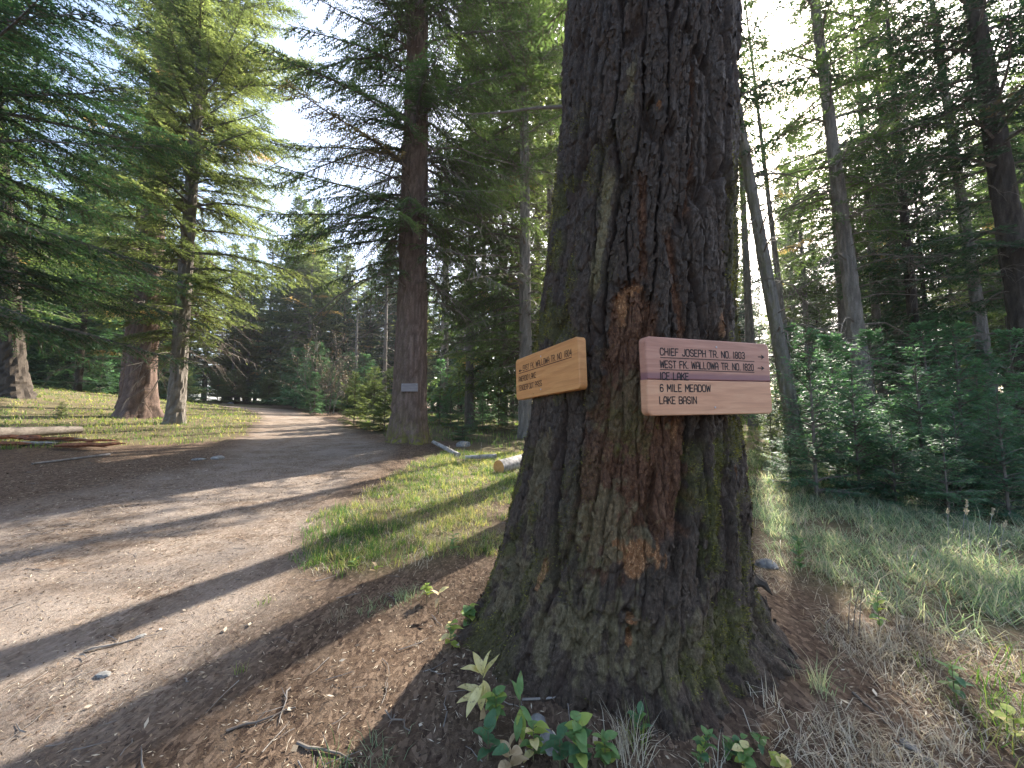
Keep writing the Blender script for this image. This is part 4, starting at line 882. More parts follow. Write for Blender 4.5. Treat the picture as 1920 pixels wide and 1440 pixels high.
addb(board_mesh(Ls, zj - .0006, TH_, .024, .005, M['w_low'], 0, 0, (0, 0, 1, 1)), so_, lab='lower pink board of the sign')
o = addb(board_mesh(Ls, hs - zj, TH_, .024, .005, M['w_top'], 0, 0, (1, 1, 0, 0)), so_, lab='upper mauve board of the sign'); o.location = (0, TH_, zj)
print('right sign', Ls, hs)
def line_px(text, pxl, pxr, pyl, cap_px, par, A_, B_, zb, sgn, thick=.0042, rule=None, arrow=None):
    """text line from photo pixel columns; converted to board coordinates"""

def face_xy(px, py, A_, B_, zb):        # photo pixel -> (x, z) on the sign face
    r = ray(px, py); d = np.array([B_[0] - A_[0], B_[1] - A_[1]]); L = np.hypot(*d); d = d / L
    # (r.x t, r.y t) = A + s d
    M_ = np.array([[r[0], -d[0]], [r[1], -d[1]]]); t, s = np.linalg.solve(M_, np.array(A_)); z = CAM_Z + r[2] * t - zb; c_, s_ = math.cos(ROLL[0]), math.sin(ROLL[0]); return s * c_ - z * s_, s * s_ + z * c_
def text_line(par, A_, B_, zb, text, p0, p1, cap, sw, y=-.0008):
    x0, z0 = face_xy(*p0, A_, B_, zb); x1, z1 = face_xy(*p1, A_, B_, zb)
    v, t = lettering(text, x0, x1, (z0 + z1) / 2, cap, y, sw); o = link('lettering', mesh_np('lettering', v, t, M['ink']), par); return o
def rule_line(par, A_, B_, zb, p0, p1, w=.0032):
    x0, z0 = face_xy(*p0, A_, B_, zb); x1, z1 = face_xy(*p1, A_, B_, zb); z = (z0 + z1) / 2; v, t = ribbon([(x0, z), (x1, z)], w, -.0008)
    link('underline', mesh_np('underline', np.array(v), np.array(t), M['ink']), par)
def arrow(par, A_, B_, zb, tail, tip, sw=.004):
    x0, z0 = face_xy(*tail, A_, B_, zb); x1, z1 = face_xy(*tip, A_, B_, zb); z = (z0 + z1) / 2; s = 1 if x1 > x0 else -1; hl = abs(x1 - x0) * .55
    v, t = ribbon([(x0, z), (x1 - s * hl * .6, z)], sw, -.0008); n0 = len(v)
    v += [(x1, -.0012, z), (x1 - s * hl, -.0012, z + .0115), (x1 - s * hl * .72, -.0012, z), (x1 - s * hl, -.0012, z - .0115)]; t += [(n0, n0 + 1, n0 + 2), (n0, n0 + 2, n0 + 3)]
    link('arrow', mesh_np('arrow', np.array(v), np.array(t), M['ink']), par)
def screw(par, A_, B_, zb, p):
    x, z = face_xy(*p, A_, B_, zb); v, t = tube(np.array([(x, .002, z), (x, -.001, z), (x, -.0022, z)]), [.0045, .0045, .003], 10); link('screw', mesh_np('screw', v, t, M['screw']), par)
a_ = (Al, Bl, zb)
CAPH = .0375
text_line(so_, *a_, 'CHIEF JOSEPH TR. NO. 1803', (1238, 665.5), (1396, 673), .0285, .0046)
text_line(so_, *a_, 'WEST FK. WALLOWA TR. NO. 1820', (1238, 688.5), (1413, 695.5), .0285, .0046)
text_line(so_, *a_, 'ICE LAKE', (1238, 712), (1291, 712), .0285, .0046)
text_line(so_, *a_, '6 MILE MEADOW', (1238, 734.5), (1332, 734), .0285, .0046)
text_line(so_, *a_, 'LAKE BASIN', (1237, 757), (1306, 757), .0285, .0046)
rule_line(so_, *a_, (1238, 669.5), (1414, 678.5)); rule_line(so_, *a_, (1238, 692), (1414, 699))
arrow(so_, *a_, (1421, 669), (1433, 670)); arrow(so_, *a_, (1421, 690), (1433, 690.5))
screw(so_, *a_, (1343, 651)); screw(so_, *a_, (1341, 764))
# left sign
sl_ = empty('trail_sign'); A2 = tuple(at_depth(968, 712, 2.33)[:2]); B2 = tuple(at_depth(1087, 678, 1.74)[:2])
zb2 = wz(750.5, 2.33); rl2 = math.atan2(wz(750.5, 2.33) - wz(729, 1.74), .65); hs2 = (wz(676, 2.33) - wz(750.5, 2.33) + wz(627, 1.74) - wz(729, 1.74)) / 2; ROLL[0] = rl2
L2 = place_sign(sl_, A2, B2, zb2, rl2); tag(sl_, 'orange-brown trail sign reading EAST FK. WALLOWA TR. NO. 1804, left of the trunk', 'sign')
print('left sign', L2, hs2, math.degrees(rl2))
addb(board_mesh(L2, hs2, TH_, .022, .005, M['w_left']), sl_)
b_ = (A2, B2, zb2)
text_line(sl_, *b_, 'EAST FK. WALLOWA TR. NO. 1804', (981, 697), (1072, 664), .030, .0034)
text_line(sl_, *b_, 'ANEROID LAKE', (973, 716), (1005, 708), .029, .0034)
text_line(sl_, *b_, 'TENDERFOOT PASS', (973, 733), (1016, 723), .029, .0034)
rule_line(sl_, *b_, (973, 702), (1072, 668)); arrow(sl_, *b_, (979, 694), (973, 696)); screw(sl_, *b_, (1014, 668)); screw(sl_, *b_, (1014, 730))

# small weathered sign on the second tree
ss_ = empty('small_sign', tuple(at_depth(752, 734, 9.50))); tag(ss_, 'small weathered grey board nailed to the red-brown trunk by the trail', 'sign')
me = board_mesh(.41, .20, .03, .004, .003, M['w_old']); o = link('board', me, ss_); o.location = (0, .03, 0)
for x in (.03, .38):
    v, t_ = tube(np.array([(x, .01, .17), (x, -.003, .17)]), [.006, .006], 6); link('nail', mesh_np('nail', v, t_, M['screw']), ss_)

# ------------------------------------------------------------------ wood and stones lying about
def rough_log(name, a, b, r0, r1, mat, label, cat, seed=0, endmat=None, nseg=18, bumpy=.12, ellipse=1.0):
    a, b = np.array(a), np.array(b); L = np.linalg.norm(b - a); ax = (b - a) / L; s1 = np.cross(ax, [0, 0, 1.]); s1 /= np.linalg.norm(s1); s2 = np.cross(s1, ax)
    m = max(8, int(L / .08)); s = np.linspace(0, 1, m); th_ = np.arange(nseg) * math.tau / nseg; Sg, Tg = np.meshgrid(s, th_, indexing='ij')
    R = (r0 + (r1 - r0) * Sg) * (1 + bumpy * fbm(Sg * L * 3, Tg * 1.5, 0., seed, 3) + bumpy * .5 * vnoise(Sg * L * .6, np.cos(Tg) * 4, np.sin(Tg) * 4, seed + 2))
    P = (s[:, None] * L)[:, :, None] * ax + R[..., None] * (np.cos(Tg)[..., None] * s1 + ellipse * np.sin(Tg)[..., None] * s2)
    V = P.reshape(-1, 3); idx = np.arange(m * nseg).reshape(m, nseg)
    Q = np.stack([idx[:-1], np.roll(idx[:-1], -1, 1), np.roll(idx[1:], -1, 1), idx[1:]], -1).reshape(-1, 4)
    o = empty(name, tuple(a)); tag(o, label, cat); link('bark', mesh_np('bark', V, Q, mat, None, True, 4), o)
    for k, (row, c) in enumerate(((idx[0], np.zeros(3)), (idx[-1], ax * L))):
        vv = np.concatenate([V[row], [c + (ax * .004 if k else -ax * .004)]]); tt = [(i, (i + 1) % nseg, nseg) for i in range(nseg)]
        link('cut_end', mesh_np('cut_end', vv, np.array(tt), endmat or mat), o)
    return o
def gp(px, py, up=0.): p = ghit(px, py); return p + [0, 0, up]
# split log pile at the left
c0 = gp(40, 826)
def lp(px, py, up): p = ghit(px, py); return p + np.array([0, 0, up])
o = rough_log('fallen_log', lp(-120, 838, .22), lp(150, 815, .12), .15, .09, M['twig'], 'grey fallen log lying at the left edge of the meadow', 'log', 3, M['rotwood'])
sp = empty('split_log', tuple(gp(60, 838))); tag(sp, 'red rotten split wood lying under the grey fallen log', 'log')
g = np.random.default_rng(12)
for k in range(9):
    a = gp(-60 + 22 * k + g.uniform(-10, 10), 836 + g.uniform(-6, 6), g.uniform(.03, .13)) - np.array(sp.location); b = a + np.array([g.uniform(.6, 1.3), g.uniform(-.2, .3), g.uniform(-.04, .06)])
    w = g.uniform(.05, .1); hh = g.uniform(.02, .05)
    s = np.linspace(0, 1, 7); pts = a + (b - a) * s[:, None] + g.normal(0, .015, (7, 3)); v, t_ = tube(pts, np.interp(s, [0, .2, .8, 1], [.3, 1, .8, .15]) * w, 5); v[:, 2] = (v[:, 2] - pts[:, 2].mean()) * .6 + pts[:, 2].mean()
    link('splinter', mesh_np('splinter', v, t_, M['rotwood'] if k % 3 else M['palewood']), sp)
rough_log('fallen_stick', gp(60, 872, .02), gp(205, 854, .02), .025, .035, M['deadwood'], 'long bleached stick lying on the shaded edge of the trail', 'stick', 5, None, 8, .2, .6)
rough_log('cut_log', gp(935, 888, .11), gp(1010, 868, .12), .115, .13, M['palewood'], 'pale log with orange sawn end lying in the grass left of the big trunk', 'log', 6, M['cutwood'], 18, .06)
rough_log('fallen_branch', gp(812, 836, .10), gp(860, 858, .05), .045, .055, M['palewood'], 'bleached root piece at the foot of the sign tree', 'branch', 7, None, 8, .3)
rough_log('fallen_branch', gp(872, 862, .05), gp(930, 862, .07), .04, .055, M['palewood'], 'bleached branch lying in front of the sawn log', 'branch', 8, None, 8, .25)
rough_log('stump', gp(182, 735, -.1), gp(182, 735, .75), .20, .17, M['deadwood'], 'short grey stump at the back of the meadow', 'stump', 9, None, 10, .1) if False else None
def rock(px, py, r, label, seed, sz=.6, name='rock', up=.0, mat='rock'):
    p = ghit(px, py); import bmesh
    bm = bmesh.new(); bmesh.ops.create_icosphere(bm, subdivisions=4 if r > .05 else 3, radius=1); me = bpy.data.meshes.new(name)
    co = np.array([v.co for v in bm.verts]); q_ = 1 + .28 * fbm(co[:, 0] * 1.4 + seed, co[:, 1] * 1.4, co[:, 2] * 1.4 + .01, seed, 3); g1 = np.round(q_ * 7) / 7 * .4 + q_ * .6
    co = co * g1[:, None] * np.array([1.2, .85, sz]) * r
    for v, c in zip(bm.verts, co): v.co = c
    for f in bm.faces: f.smooth = False
    bm.to_mesh(me); me.materials.append(M[mat]); o = link(name, me, None, tuple(p + [0, 0, r * sz * .15 + up])); o.rotation_euler = (0, 0, seed); tag(o, label, 'rock'); return o
rock(868, 836, .19, 'pale round rock in the grass right of the sign tree', 1)
rock(408, 859, .13, 'flat light stone half buried in the shaded trail', 2, .3)
rock(372, 862, .09, 'smaller flat stone left of the light one in the trail', 7, .3)
rock(195, 1252, .026, 'pale stone in the trail dirt, lower left', 3, .4)
rock(265, 1182, .02, 'small stone beside a twig in the trail dirt', 4, .4)
rock(432, 757, .30, 'grey stone at the meadow edge where the trail bends', 5, .45)
rock(1438, 1062, .06, 'grey rock among the grass right of the big trunk', 6, .7)
rock(1030, 1392, .045, 'ash-grey lump at the foot of the trunk behind green leaves', 8, .6, up=-.012)
rock(1008, 1350, .028, 'small ash-grey lump left of the bigger one at the trunk foot', 12, .7, up=-.006)
def twig(px, py, dx, dy, r, label, seed, mat='twig', up=.004, name='twig'):
    a = ghit(px, py); b = ghit(px + dx, py + dy); g = np.random.default_rng(seed); s = np.linspace(0, 1, 6); pts = a + (b - a) * s[:, None] + g.normal(0, .03, (6, 3)) * np.linalg.norm(b - a)
    for p in pts: p[2] = float(gzp(p[0], p[1])) + up + abs(g.normal(0, .005))
    parts = [tube(pts, r * (1 - .5 * s), 6)]
    for k in (2, 3): d = g.normal(0, 1, 3) * .2 * np.linalg.norm(b - a); d[2] = abs(d[2]) * .3; parts.append(tube(np.array([pts[k], pts[k] + d]), [r * .5, r * .2], 4))
    v, t_ = merge(parts); o = link(name, mesh_np(name, v - a, t_, M[mat]), None, tuple(a)); tag(o, label, 'twig'); return o
twig(810, 945, 65, -22, .010, 'forked grey twig in the grass left of the big trunk', 1, 'deadwood')
twig(545, 1290, -22, 70, .0035, 'straight pale twig on the needle litter', 2, 'deadwood')
twig(720, 1330, 50, 45, .004, 'thin brown twig at the bottom of the picture', 3)
twig(560, 1395, 95, 28, .006, 'dark curved twig near the bottom edge', 4)
twig(430, 1370, 130, -40, .005, 'dark bark sliver on the litter, lower left', 5)
twig(150, 1215, 110, -28, .007, 'grey twig lying across the trail dirt', 6, 'deadwood')
twig(1690, 1395, 70, 45, .012, 'grey stick at the lower right corner', 7, 'deadwood')
twig(1600, 1300, 60, 60, .005, 'dark twig poking through dry grass, lower right', 8)
twig(1770, 1185, 90, 55, .006, 'thin stick across the grass on the right', 9, 'deadwood')
twig(985, 1310, 190, 20, .005, 'long thin twig lying along the foot of the big trunk', 10, 'deadwood')

# ------------------------------------------------------------------ broad-leaved plants at the foot of the tree
def leaf_mesh(name, L, w, mat, curl=.25, fold=.18, seed=0, pointy=1.0):
    g = np.random.default_rng(seed); m = 9; s = np.linspace(0, 1, m); wd_ = w * np.sin(np.pi * s ** .85) ** (.8 * pointy) ; wd_[0] = w * .06; wd_[-1] = 0.0006
    V = []; T = []
    for i in range(m):
        x = L * s[i]; z = -curl * L * s[i] ** 2 + .02 * L * math.sin(s[i] * 9 + seed)
        V += [(x, -wd_[i] / 2, z + fold * wd_[i] + g.normal(0, .02) * w), (x, 0, z), (x, wd_[i] / 2, z + fold * wd_[i] + g.normal(0, .02) * w)]
        if i: j = i * 3; T += [(j - 3, j, j + 1), (j - 3, j + 1, j - 2), (j - 2, j + 1, j + 2), (j - 2, j + 2, j - 1)]
    return mesh_np(name, np.array(V), np.array(T), mat, None, True)
def plant(px, py, height, leaves, label, seed, name='leafy_plant', lean=(0, 0), stemr=.0022, cat='plant'):
    """leaves: list of (stem fraction, azimuth deg, elevation deg, length, width, material, curl)"""
    p = ghit(px, py); o = empty(name, tuple(p)); tag(o, label, cat); s = np.linspace(0, 1, 6)
    pts = np.stack([lean[0] * s ** 1.5, lean[1] * s ** 1.5, height * s - .01], 1); v, t_ = tube(pts, stemr * (1.2 - .7 * s), 5); link('stem', mesh_np('stem', v, t_, M['stem']), o)
    for k, (f, az, el, L, w, mt, cu) in enumerate(leaves):
        q_ = np.array([np.interp(f, s, pts[:, i]) for i in range(3)]); lf = link('leaf', leaf_mesh('leaf', L, w, M[mt], cu, seed=seed * 31 + k), o)
        lf.location = q_; lf.rotation_euler = (random.Random(seed * 7 + k).uniform(-.3, .3), -math.radians(el), math.radians(az))
def rleaves(seed, n_, L, w, mats, f0=.25, el=(0, 50), cu=.3, fan=(0, 360)):
    r = random.Random(seed); return [(f0 + (1 - f0) * (i + .5) / n_, fan[0] + (fan[1] - fan[0]) * ((i * .618 + r.random() * .12) % 1), r.uniform(*el), L * r.uniform(.7, 1.15), w * r.uniform(.8, 1.15), r.choice(mats), cu * r.uniform(.5, 1.5)) for i in range(n_)]
Yl = 'leaf_yellow'
plant(905, 1345, .17, [(.55, 200, 5, .10, .034, Yl, .2), (.6, 175, 18, .10, .033, Yl, .25), (.75, 230, -30, .11, .040, Yl, .15), (.8, 262, -60, .085, .036, Yl, .1), (.85, 330, -55, .095, .038, Yl, .5), (.9, 20, 55, .10, .026, Yl, .15), (.95, 140, 62, .085, .036, Yl, .3), (1, 40, 75, .08, .026, Yl, .2), (.95, 165, 40, .065, .025, Yl, .2), (1, 185, 30, .085, .034, Yl, .3), (.3, 280, -70, .09, .024, 'leaf_brown', .5)],
      'plant with large pale yellow leaves in front of the left root', 1)
plant(930, 1365, .13, rleaves(2, 14, .05, .034, ['leaf_green', 'leaf_green', 'leaf_lime'], .3), 'small round-leaved green plant under the yellow-leaved one', 2)
plant(975, 1395, .17, [(.7, 250, -60, .085, .03, 'leaf_green', .2), (.75, 285, -68, .095, .034, 'leaf_lime', .2), (.8, 330, -30, .075, .024, 'leaf_green', .5), (.9, 130, 60, .065, .024, 'leaf_green', .2), (1, 80, 80, .075, .026, 'leaf_green', .1), (.3, 200, -20, .07, .026, 'leaf_brown', .5), (.2, 300, -70, .11, .032, 'leaf_brown', .3)],
      'bright green sprig with long leaves and withered tan leaves below', 3)
plant(915, 1425, .11, rleaves(4, 7, .065, .040, ['leaf_deep'], .25, (10, 60)), 'dark green oval-leaved plant at the bottom, below the yellow leaves', 4)
plant(955, 1450, .09, rleaves(14, 5, .065, .042, ['leaf_deep', 'leaf_brown'], .25, (10, 50)), 'dark green plant with a tan leaf at the bottom edge', 14)
plant(1085, 1450, .17, rleaves(5, 24, .050, .036, ['leaf_deep', 'leaf_green', 'leaf_green', 'leaf_lime'], .2, (0, 45)), 'largest clump of round green leaves at the bottom centre', 5)
plant(1050, 1440, .10, rleaves(6, 6, .065, .044, ['leaf_deep'], .3, (0, 40)), 'blue-green leaves just left of the largest leafy clump', 6)
plant(1200, 1390, .10, rleaves(7, 6, .055, .030, ['leaf_deep', 'leaf_green'], .4, (15, 70)), 'little sprig of oval leaves leaning on the trunk foot', 7)
plant(1310, 1440, .12, rleaves(8, 18, .038, .024, ['leaf_green', 'leaf_deep', 'leaf_lime'], .15, (0, 60)), 'small-leaved green plant right of the grass tuft at the trunk foot', 8, lean=(.04, .0))
plant(1360, 1420, .07, rleaves(9, 14, .036, .022, ['leaf_green', 'leaf_deep'], .15, (0, 50)), 'creeping small-leaved plant right of the trunk foot centre', 9, lean=(.06, 0))
plant(1425, 1405, .05, rleaves(10, 5, .04, .022, ['leaf_deep', 'leaf_green'], .3, (10, 60)), 'tiny sprig on the bare dirt under the right root', 10)
plant(1465, 1455, .07, rleaves(11, 10, .045, .030, ['leaf_yellow', 'leaf_lime'], .3, (0, 50)), 'low yellow-leaved plant at the bottom edge, right of the trunk', 11)
plant(880, 1180, .13, rleaves(12, 15, .055, .042, ['leaf_green', 'leaf_green', 'leaf_lime'], .25, (-20, 50)), 'round-leaved green plant hugging the left root', 12)
plant(800, 1130, .12, rleaves(13, 12, .045, .032, ['leaf_lime', 'leaf_lime', 'leaf_green'], .4, (0, 50)), 'yellow-green sprig on the edge of the litter', 13)
plant(822, 1150, .12, [(.9, 150, 30, .06, .03, 'leaf_brown', .2), (1, 20, 35, .065, .034, Yl, .2), (.8, 250, -40, .05, .022, 'leaf_brown', .3)], 'two tan leaves on a thin stalk beside the yellow-green sprig', 15)
plant(850, 1035, .16, rleaves(16, 10, .06, .035, ['leaf_lime', 'leaf_green', 'leaf_green'], .2, (0, 60)), 'leafy weed in the grass left of the big trunk', 16)
plant(705, 1085, .10, rleaves(17, 5, .055, .028, ['leaf_lime', 'leaf_brown'], .4, (20, 70)), 'pale sprig standing at the litter edge', 17)
plant(665, 1070, .09, rleaves(18, 7, .05, .025, ['leaf_lime', 'leaf_green'], .3, (20, 60)), 'small star of lime leaves beside the grass clump', 18)
plant(845, 1215, .13, rleaves(31, 12, .055, .036, ['leaf_lime', 'leaf_green', 'leaf_yellow'], .2, (-10, 50)), 'yellow-green leafy sprig between the left root and the yellow plant', 31)
plant(1000, 1425, .12, rleaves(32, 12, .055, .036, ['leaf_lime', 'leaf_green', 'leaf_yellow'], .2, (0, 50)), 'yellow-green leafy plant between the dark oval leaves and the large clump', 32)
plant(1135, 1440, .10, rleaves(33, 14, .048, .032, ['leaf_lime', 'leaf_green'], .2, (0, 45)), 'lime-leaved plant on the right of the largest leafy clump', 33)
plant(1395, 1445, .08, rleaves(34, 14, .042, .028, ['leaf_lime', 'leaf_green', 'leaf_yellow'], .2, (0, 45)), 'mixed lime and green seedling left of the yellow plant at the bottom edge', 34)
plant(1650, 1190, .22, rleaves(19, 14, .05, .024, ['leaf_lime', 'leaf_green'], .2, (0, 60)), 'bushy lime weed by the dark twigs on the right', 19)
plant(1790, 1310, .14, rleaves(20, 10, .055, .03, ['leaf_deep', 'leaf_green'], .2, (0, 50)), 'green weed on the right beyond the needle mound', 20)
plant(1500, 1075, .25, rleaves(21, 18, .06, .035, ['leaf_deep', 'leaf_green'], .15, (0, 60)), 'leafy low shrub in the grass right of the trunk', 21)
plant(1905, 1400, .12, rleaves(22, 6, .06, .035, ['leaf_lime', 'leaf_yellow'], .3, (0, 50)), 'yellowing weed in the lower right corner', 22)
def stalk(px, py, pts, r, label, mat='deadwood', seeds=0, name='dry_stalk', sd=0):
    p = ghit(px, py); P = [np.array([0, 0, -.01])] + [np.array(q_) for q_ in pts]; o = empty(name, tuple(p)); tag(o, label, 'plant'); v, t_ = tube(np.array(P), np.linspace(r, r * .35, len(P)), 4); link('stem', mesh_np('stem', v, t_, M[mat]), o)
    if seeds:
        g = np.random.default_rng(sd); e = P[-1]; n_ = seeds; c = e - (P[-1] - P[-2]) * g.random((n_, 1)) * .5; d = g.normal(0, 1, (n_, 3)) * .35 + [0, 0, 1]; d /= np.linalg.norm(d, axis=1)[:, None]; w = np.cross(d, g.normal(0, 1, (n_, 3))) * .0035
        VF = np.stack([c, c + d * .010 + w, c + d * .024, c + d * .010 - w], 1); link('seed_head', fol_mesh('seed_head', VF, g.uniform(.6, 1, n_), M['dry']), o, stuff=True)
for i, (px, py, tx, tz) in enumerate([(1800, 1070, .10, .50), (1845, 1075, .12, .46), (1825, 1060, -.02, .42), (1870, 1090, .1, .40), (1780, 1040, .02, .36)]):
    stalk(px, py, [(tx * .3, 0, tz * .4), (tx * .7, 0, tz * .8), (tx, 0, tz)], .0028, 'tall dry grass stalk with seed head before the right thicket', 'palewood', 26, sd=i)
for i, (px, py, tx, tz) in enumerate([(868, 862, .05, .34), (900, 865, .03, .36), (1000, 880, .02, .30), (845, 866, -.03, .3)]):
    stalk(px, py, [(tx * .4, 0, tz * .5), (tx, 0, tz)], .004, 'tan dry stalk standing in the grass before the pale rock', 'palewood', 14, sd=10 + i)
for i, (px, py, tx, tz) in enumerate([(1598, 1190, .06, .26), (1610, 1195, .05, .30), (1590, 1195, .03, .22)]):
    stalk(px, py, [(tx * .4, 0, tz * .5), (tx, 0, tz)], .0035, 'dark bare stem rising from the needle mound on the right', 'twig')
for o in COL.objects:
    if o.name.startswith('dry_stalk'): o['group'] = 'dry stalks: ' + o['label'].split(' stalk')[0].split(' stem')[0]

# ------------------------------------------------------------------ grass, litter
def blades(P, L, az, lean, w, tint, seed, name, mat, label, cat='grass', up=.0):
    g = np.random.default_rng(seed); n_ = len(P); s = np.array([0, .55, 1.0]); wv = np.stack([-np.sin(az + g.normal(0, .8, n_)), np.cos(az), 0 * az], 1)
    wv /= np.linalg.norm(wv, axis=1)[:, None]; d = np.stack([np.cos(az), np.sin(az), 0 * az], 1); V = []
    for i, q_ in enumerate(s):
        a = lean * (q_ ** 1.6); hor = np.sin(np.minimum(lean, 1.5)) * q_ ** 1.7 * L; ver = L * q_ * np.cos(np.minimum(lean, 1.5) * q_ * .95) * (1 - .35 * (lean > 1) * q_ ** 2)
        c = P + d * hor[:, None] + np.stack([0 * ver, 0 * ver, ver], 1)
        ww = (w * (1 - q_ ** 1.5) * .5)[:, None]
        if i < 2: V += [c - wv * ww, c + wv * ww]
        else: V.append(c)
    V = np.stack(V, 1); base = np.arange(n_)[:, None] * 5
    T = np.concatenate([base + np.array([[a, b, c]]) for a, b, c in ((0, 1, 3), (0, 3, 2), (2, 3, 4))])
    o = link(name, mesh_np(name, V.reshape(-1, 3), T, mat, {'tint': np.repeat(np.clip(tint, 0, 1), 5)})); tag(o, label, cat, kind='stuff'); return o
def scatter(n_, x0, x1, y0, y1, seed, power=1.0, view=True):
    g = np.random.default_rng(seed); Y = y0 + (y1 - y0) * g.random(n_) ** power; lo = np.maximum(x0, -1.45 * Y - 1.5) if view else x0; hi = np.minimum(x1, 1.45 * Y + 1.5) if view else x1
    X = lo + (hi - lo) * g.random(n_); return X, Y, g
def tufty(X, Y, g, per, spread):       # each seed point becomes a small tuft
    Xr = np.repeat(X, per) + g.normal(0, spread, len(X) * per); Yr = np.repeat(Y, per) + g.normal(0, spread, len(Y) * per); return Xr, Yr
def off_trunk(X, Y): return np.hypot(X - TREE_C[0], Y - TREE_C[1]) > .84
def go(mask_fn, n_, box, seed, per, spread, L, lean, w, tint, name, mat, label, power=1.5, tv=.16):
    X, Y, g = scatter(n_, *box, seed, power); k = mask_fn(X, Y, g); X, Y = X[k], Y[k]; tz = np.repeat(g.normal(0, tv * .7, len(X)), per); az0 = np.repeat(g.uniform(0, 6.28, len(X)), per); ls = np.repeat(g.uniform(.6, 1.25, len(X)), per)
    X, Y = tufty(X, Y, g, per, spread); m = len(X); r = np.hypot(X, Y); k = off_trunk(X, Y)
    P = np.stack([X, Y, gzp(X, Y) - .004], 1); LL = L * g.uniform(.5, 1.2, m) * ls; ln = np.abs(g.normal(lean, .35, m)); ww = w * g.uniform(.7, 1.3, m) * np.maximum(1, r / 5.0)
    ti = tint + tz + g.normal(0, tv, m) + .2 * vnoise(X * 2, Y * 2, 0., seed)
    return blades(P[k], LL[k], (az0 + g.normal(0, 1.1, m))[k], ln[k], ww[k], ti[k], seed, name, mat, label)
g0 = gpoly([(560, 1070), (600, 965), (690, 930), (760, 880), (840, 850), (1000, 830), (985, 920), (945, 1035), (800, 1065), (640, 1075)])
m1 = lambda X, Y, g: (poly_dist(X, Y, g0) + .25 * fbm(X * 2, Y * 2, 0., 5, 2) > 0) & (fbm(X * 3.0, Y * 3.0, 0., 6, 2) > -.5 + .3 * g.random(len(X)))
go(m1, 8000, (-3.2, 1.2, 2.2, 9), 1, 8, .025, .11, .85, .0050, .58, 'green_grass', M['grass'], 'bright green and straw-coloured grass between the trail and the big trunk', 1.0, .26)
go(m1, 3000, (-3.2, 1.2, 2.2, 9), 21, 7, .04, .10, 1.25, .0042, .65, 'straw_tufts', M['dry'], 'straw-coloured dead grass mixed into the green between trail and trunk', 1.0, .2)
gd = gpoly([(555, 1060), (590, 990), (640, 960), (700, 990), (700, 1060), (640, 1075)])
go(lambda X, Y, g: poly_dist(X, Y, gd) > -.05, 700, (-3, 0, 2, 4.5), 2, 10, .03, .15, .7, .0045, .15, 'lush_grass', M['grass'], 'dark lush grass clump at the edge of the trail', 1.0, .08)
m2 = lambda X, Y, g: (poly_dist(X, Y, GR[2]) + .5 * fbm(X * .8, Y * .8, 0., 7, 2) > 0) & (path_d(X, Y) < -.1)
go(m2, 5600, (-45, -4, 7.5, 32), 3, 5, .07, .13, .7, .0050, .62, 'meadow_grass', M['grass'], 'thin sunlit grass of the meadow left of the trail', 1.1)
m3 = lambda X, Y, g: (poly_dist(X, Y, GR[3]) + .3 * fbm(X, Y, 0., 8, 2) > 0)
go(m3, 5200, (-14, 30, 6.2, 32), 4, 6, .06, .20, .6, .0055, .45, 'woodland_grass', M['grass'], 'grass along the far side of the trail and under the trees', 1.3)
gr = gpoly([(1402, 830), (1600, 860), (2300, 960), (2300, 1230), (1920, 1190), (1660, 1160), (1500, 1130), (1420, 1080)])
m4 = lambda X, Y, g: (poly_dist(X, Y, gr) + .35 * fbm(X * 2, Y * 2, 0., 9, 2) > 0) & (fbm(X * 1.6, Y * 1.6, 0., 19, 3) > -.5 + .6 * g.random(len(X)))
go(m4, 10500, (1.2, 12, 2.0, 9), 5, 8, .035, .24, 1.3, .0050, .60, 'tall_grass', M['meadow'], 'long bluish-green arching grass before the right thicket', 1.0, .24)
go(m4, 2600, (1.2, 12, 2.0, 9), 15, 6, .05, .24, 1.35, .0042, .7, 'straw_blades', M['dry'], 'pale dead blades lying through the bluish-green grass', 1.0, .2)
gb = gpoly([(1480, 1180), (1700, 1170), (2000, 1230), (2200, 1440), (2200, 1700), (1380, 1700), (1300, 1440), (1480, 1340)])
m5 = lambda X, Y, g: (poly_dist(X, Y, gb) + .1 * fbm(X * 4, Y * 4, 0., 10, 2) > 0) & (fbm(X * 3, Y * 3, 0., 11, 2) > -.15)
go(m5, 3200, (.9, 4, .9, 3.0), 6, 8, .04, .12, 1.25, .0030, .6, 'dry_grass', M['dry'], 'tangled grey dry grass at the lower right')
gc = gpoly([(1420, 1040), (1560, 1090), (1760, 1180), (1720, 1230), (1560, 1210), (1450, 1120)])
go(lambda X, Y, g: (poly_dist(X, Y, gc) + .1 + .15 * fbm(X * 4, Y * 4, 0., 12, 2) > 0), 900, (1.0, 5, 1.4, 4.2), 16, 8, .04, .14, 1.25, .0032, .6, 'pale_dry_grass', M['dry'], 'pale flattened dry grass between the right root and the green grass')
m6 = lambda X, Y, g: (poly_dist(X, Y, gpoly([(1740, 1250), (2200, 1250), (2200, 1440), (1900, 1440), (1800, 1350)])) > -.05)
go(m6, 420, (1.5, 4, 1.2, 3.0), 7, 9, .04, .16, .8, .004, .5, 'corner_grass', M['grass'], 'sunny green grass tuft in the lower right corner')
def tuft(px, py, n_, L, lean, tint, label, seed, mat='grass', spread=.02, w=.0032):
    p = ghit(px, py); g = np.random.default_rng(seed); X = p[0] + g.normal(0, spread, n_); Y = p[1] + g.normal(0, spread, n_)
    return blades(np.stack([X, Y, gzp(X, Y) - .004], 1), L * g.uniform(.5, 1.2, n_), g.uniform(0, 6.28, n_), np.abs(g.normal(lean, .3, n_)), np.full(n_, w), tint + g.normal(0, .15, n_), seed, 'grass_tuft', M[mat], label)
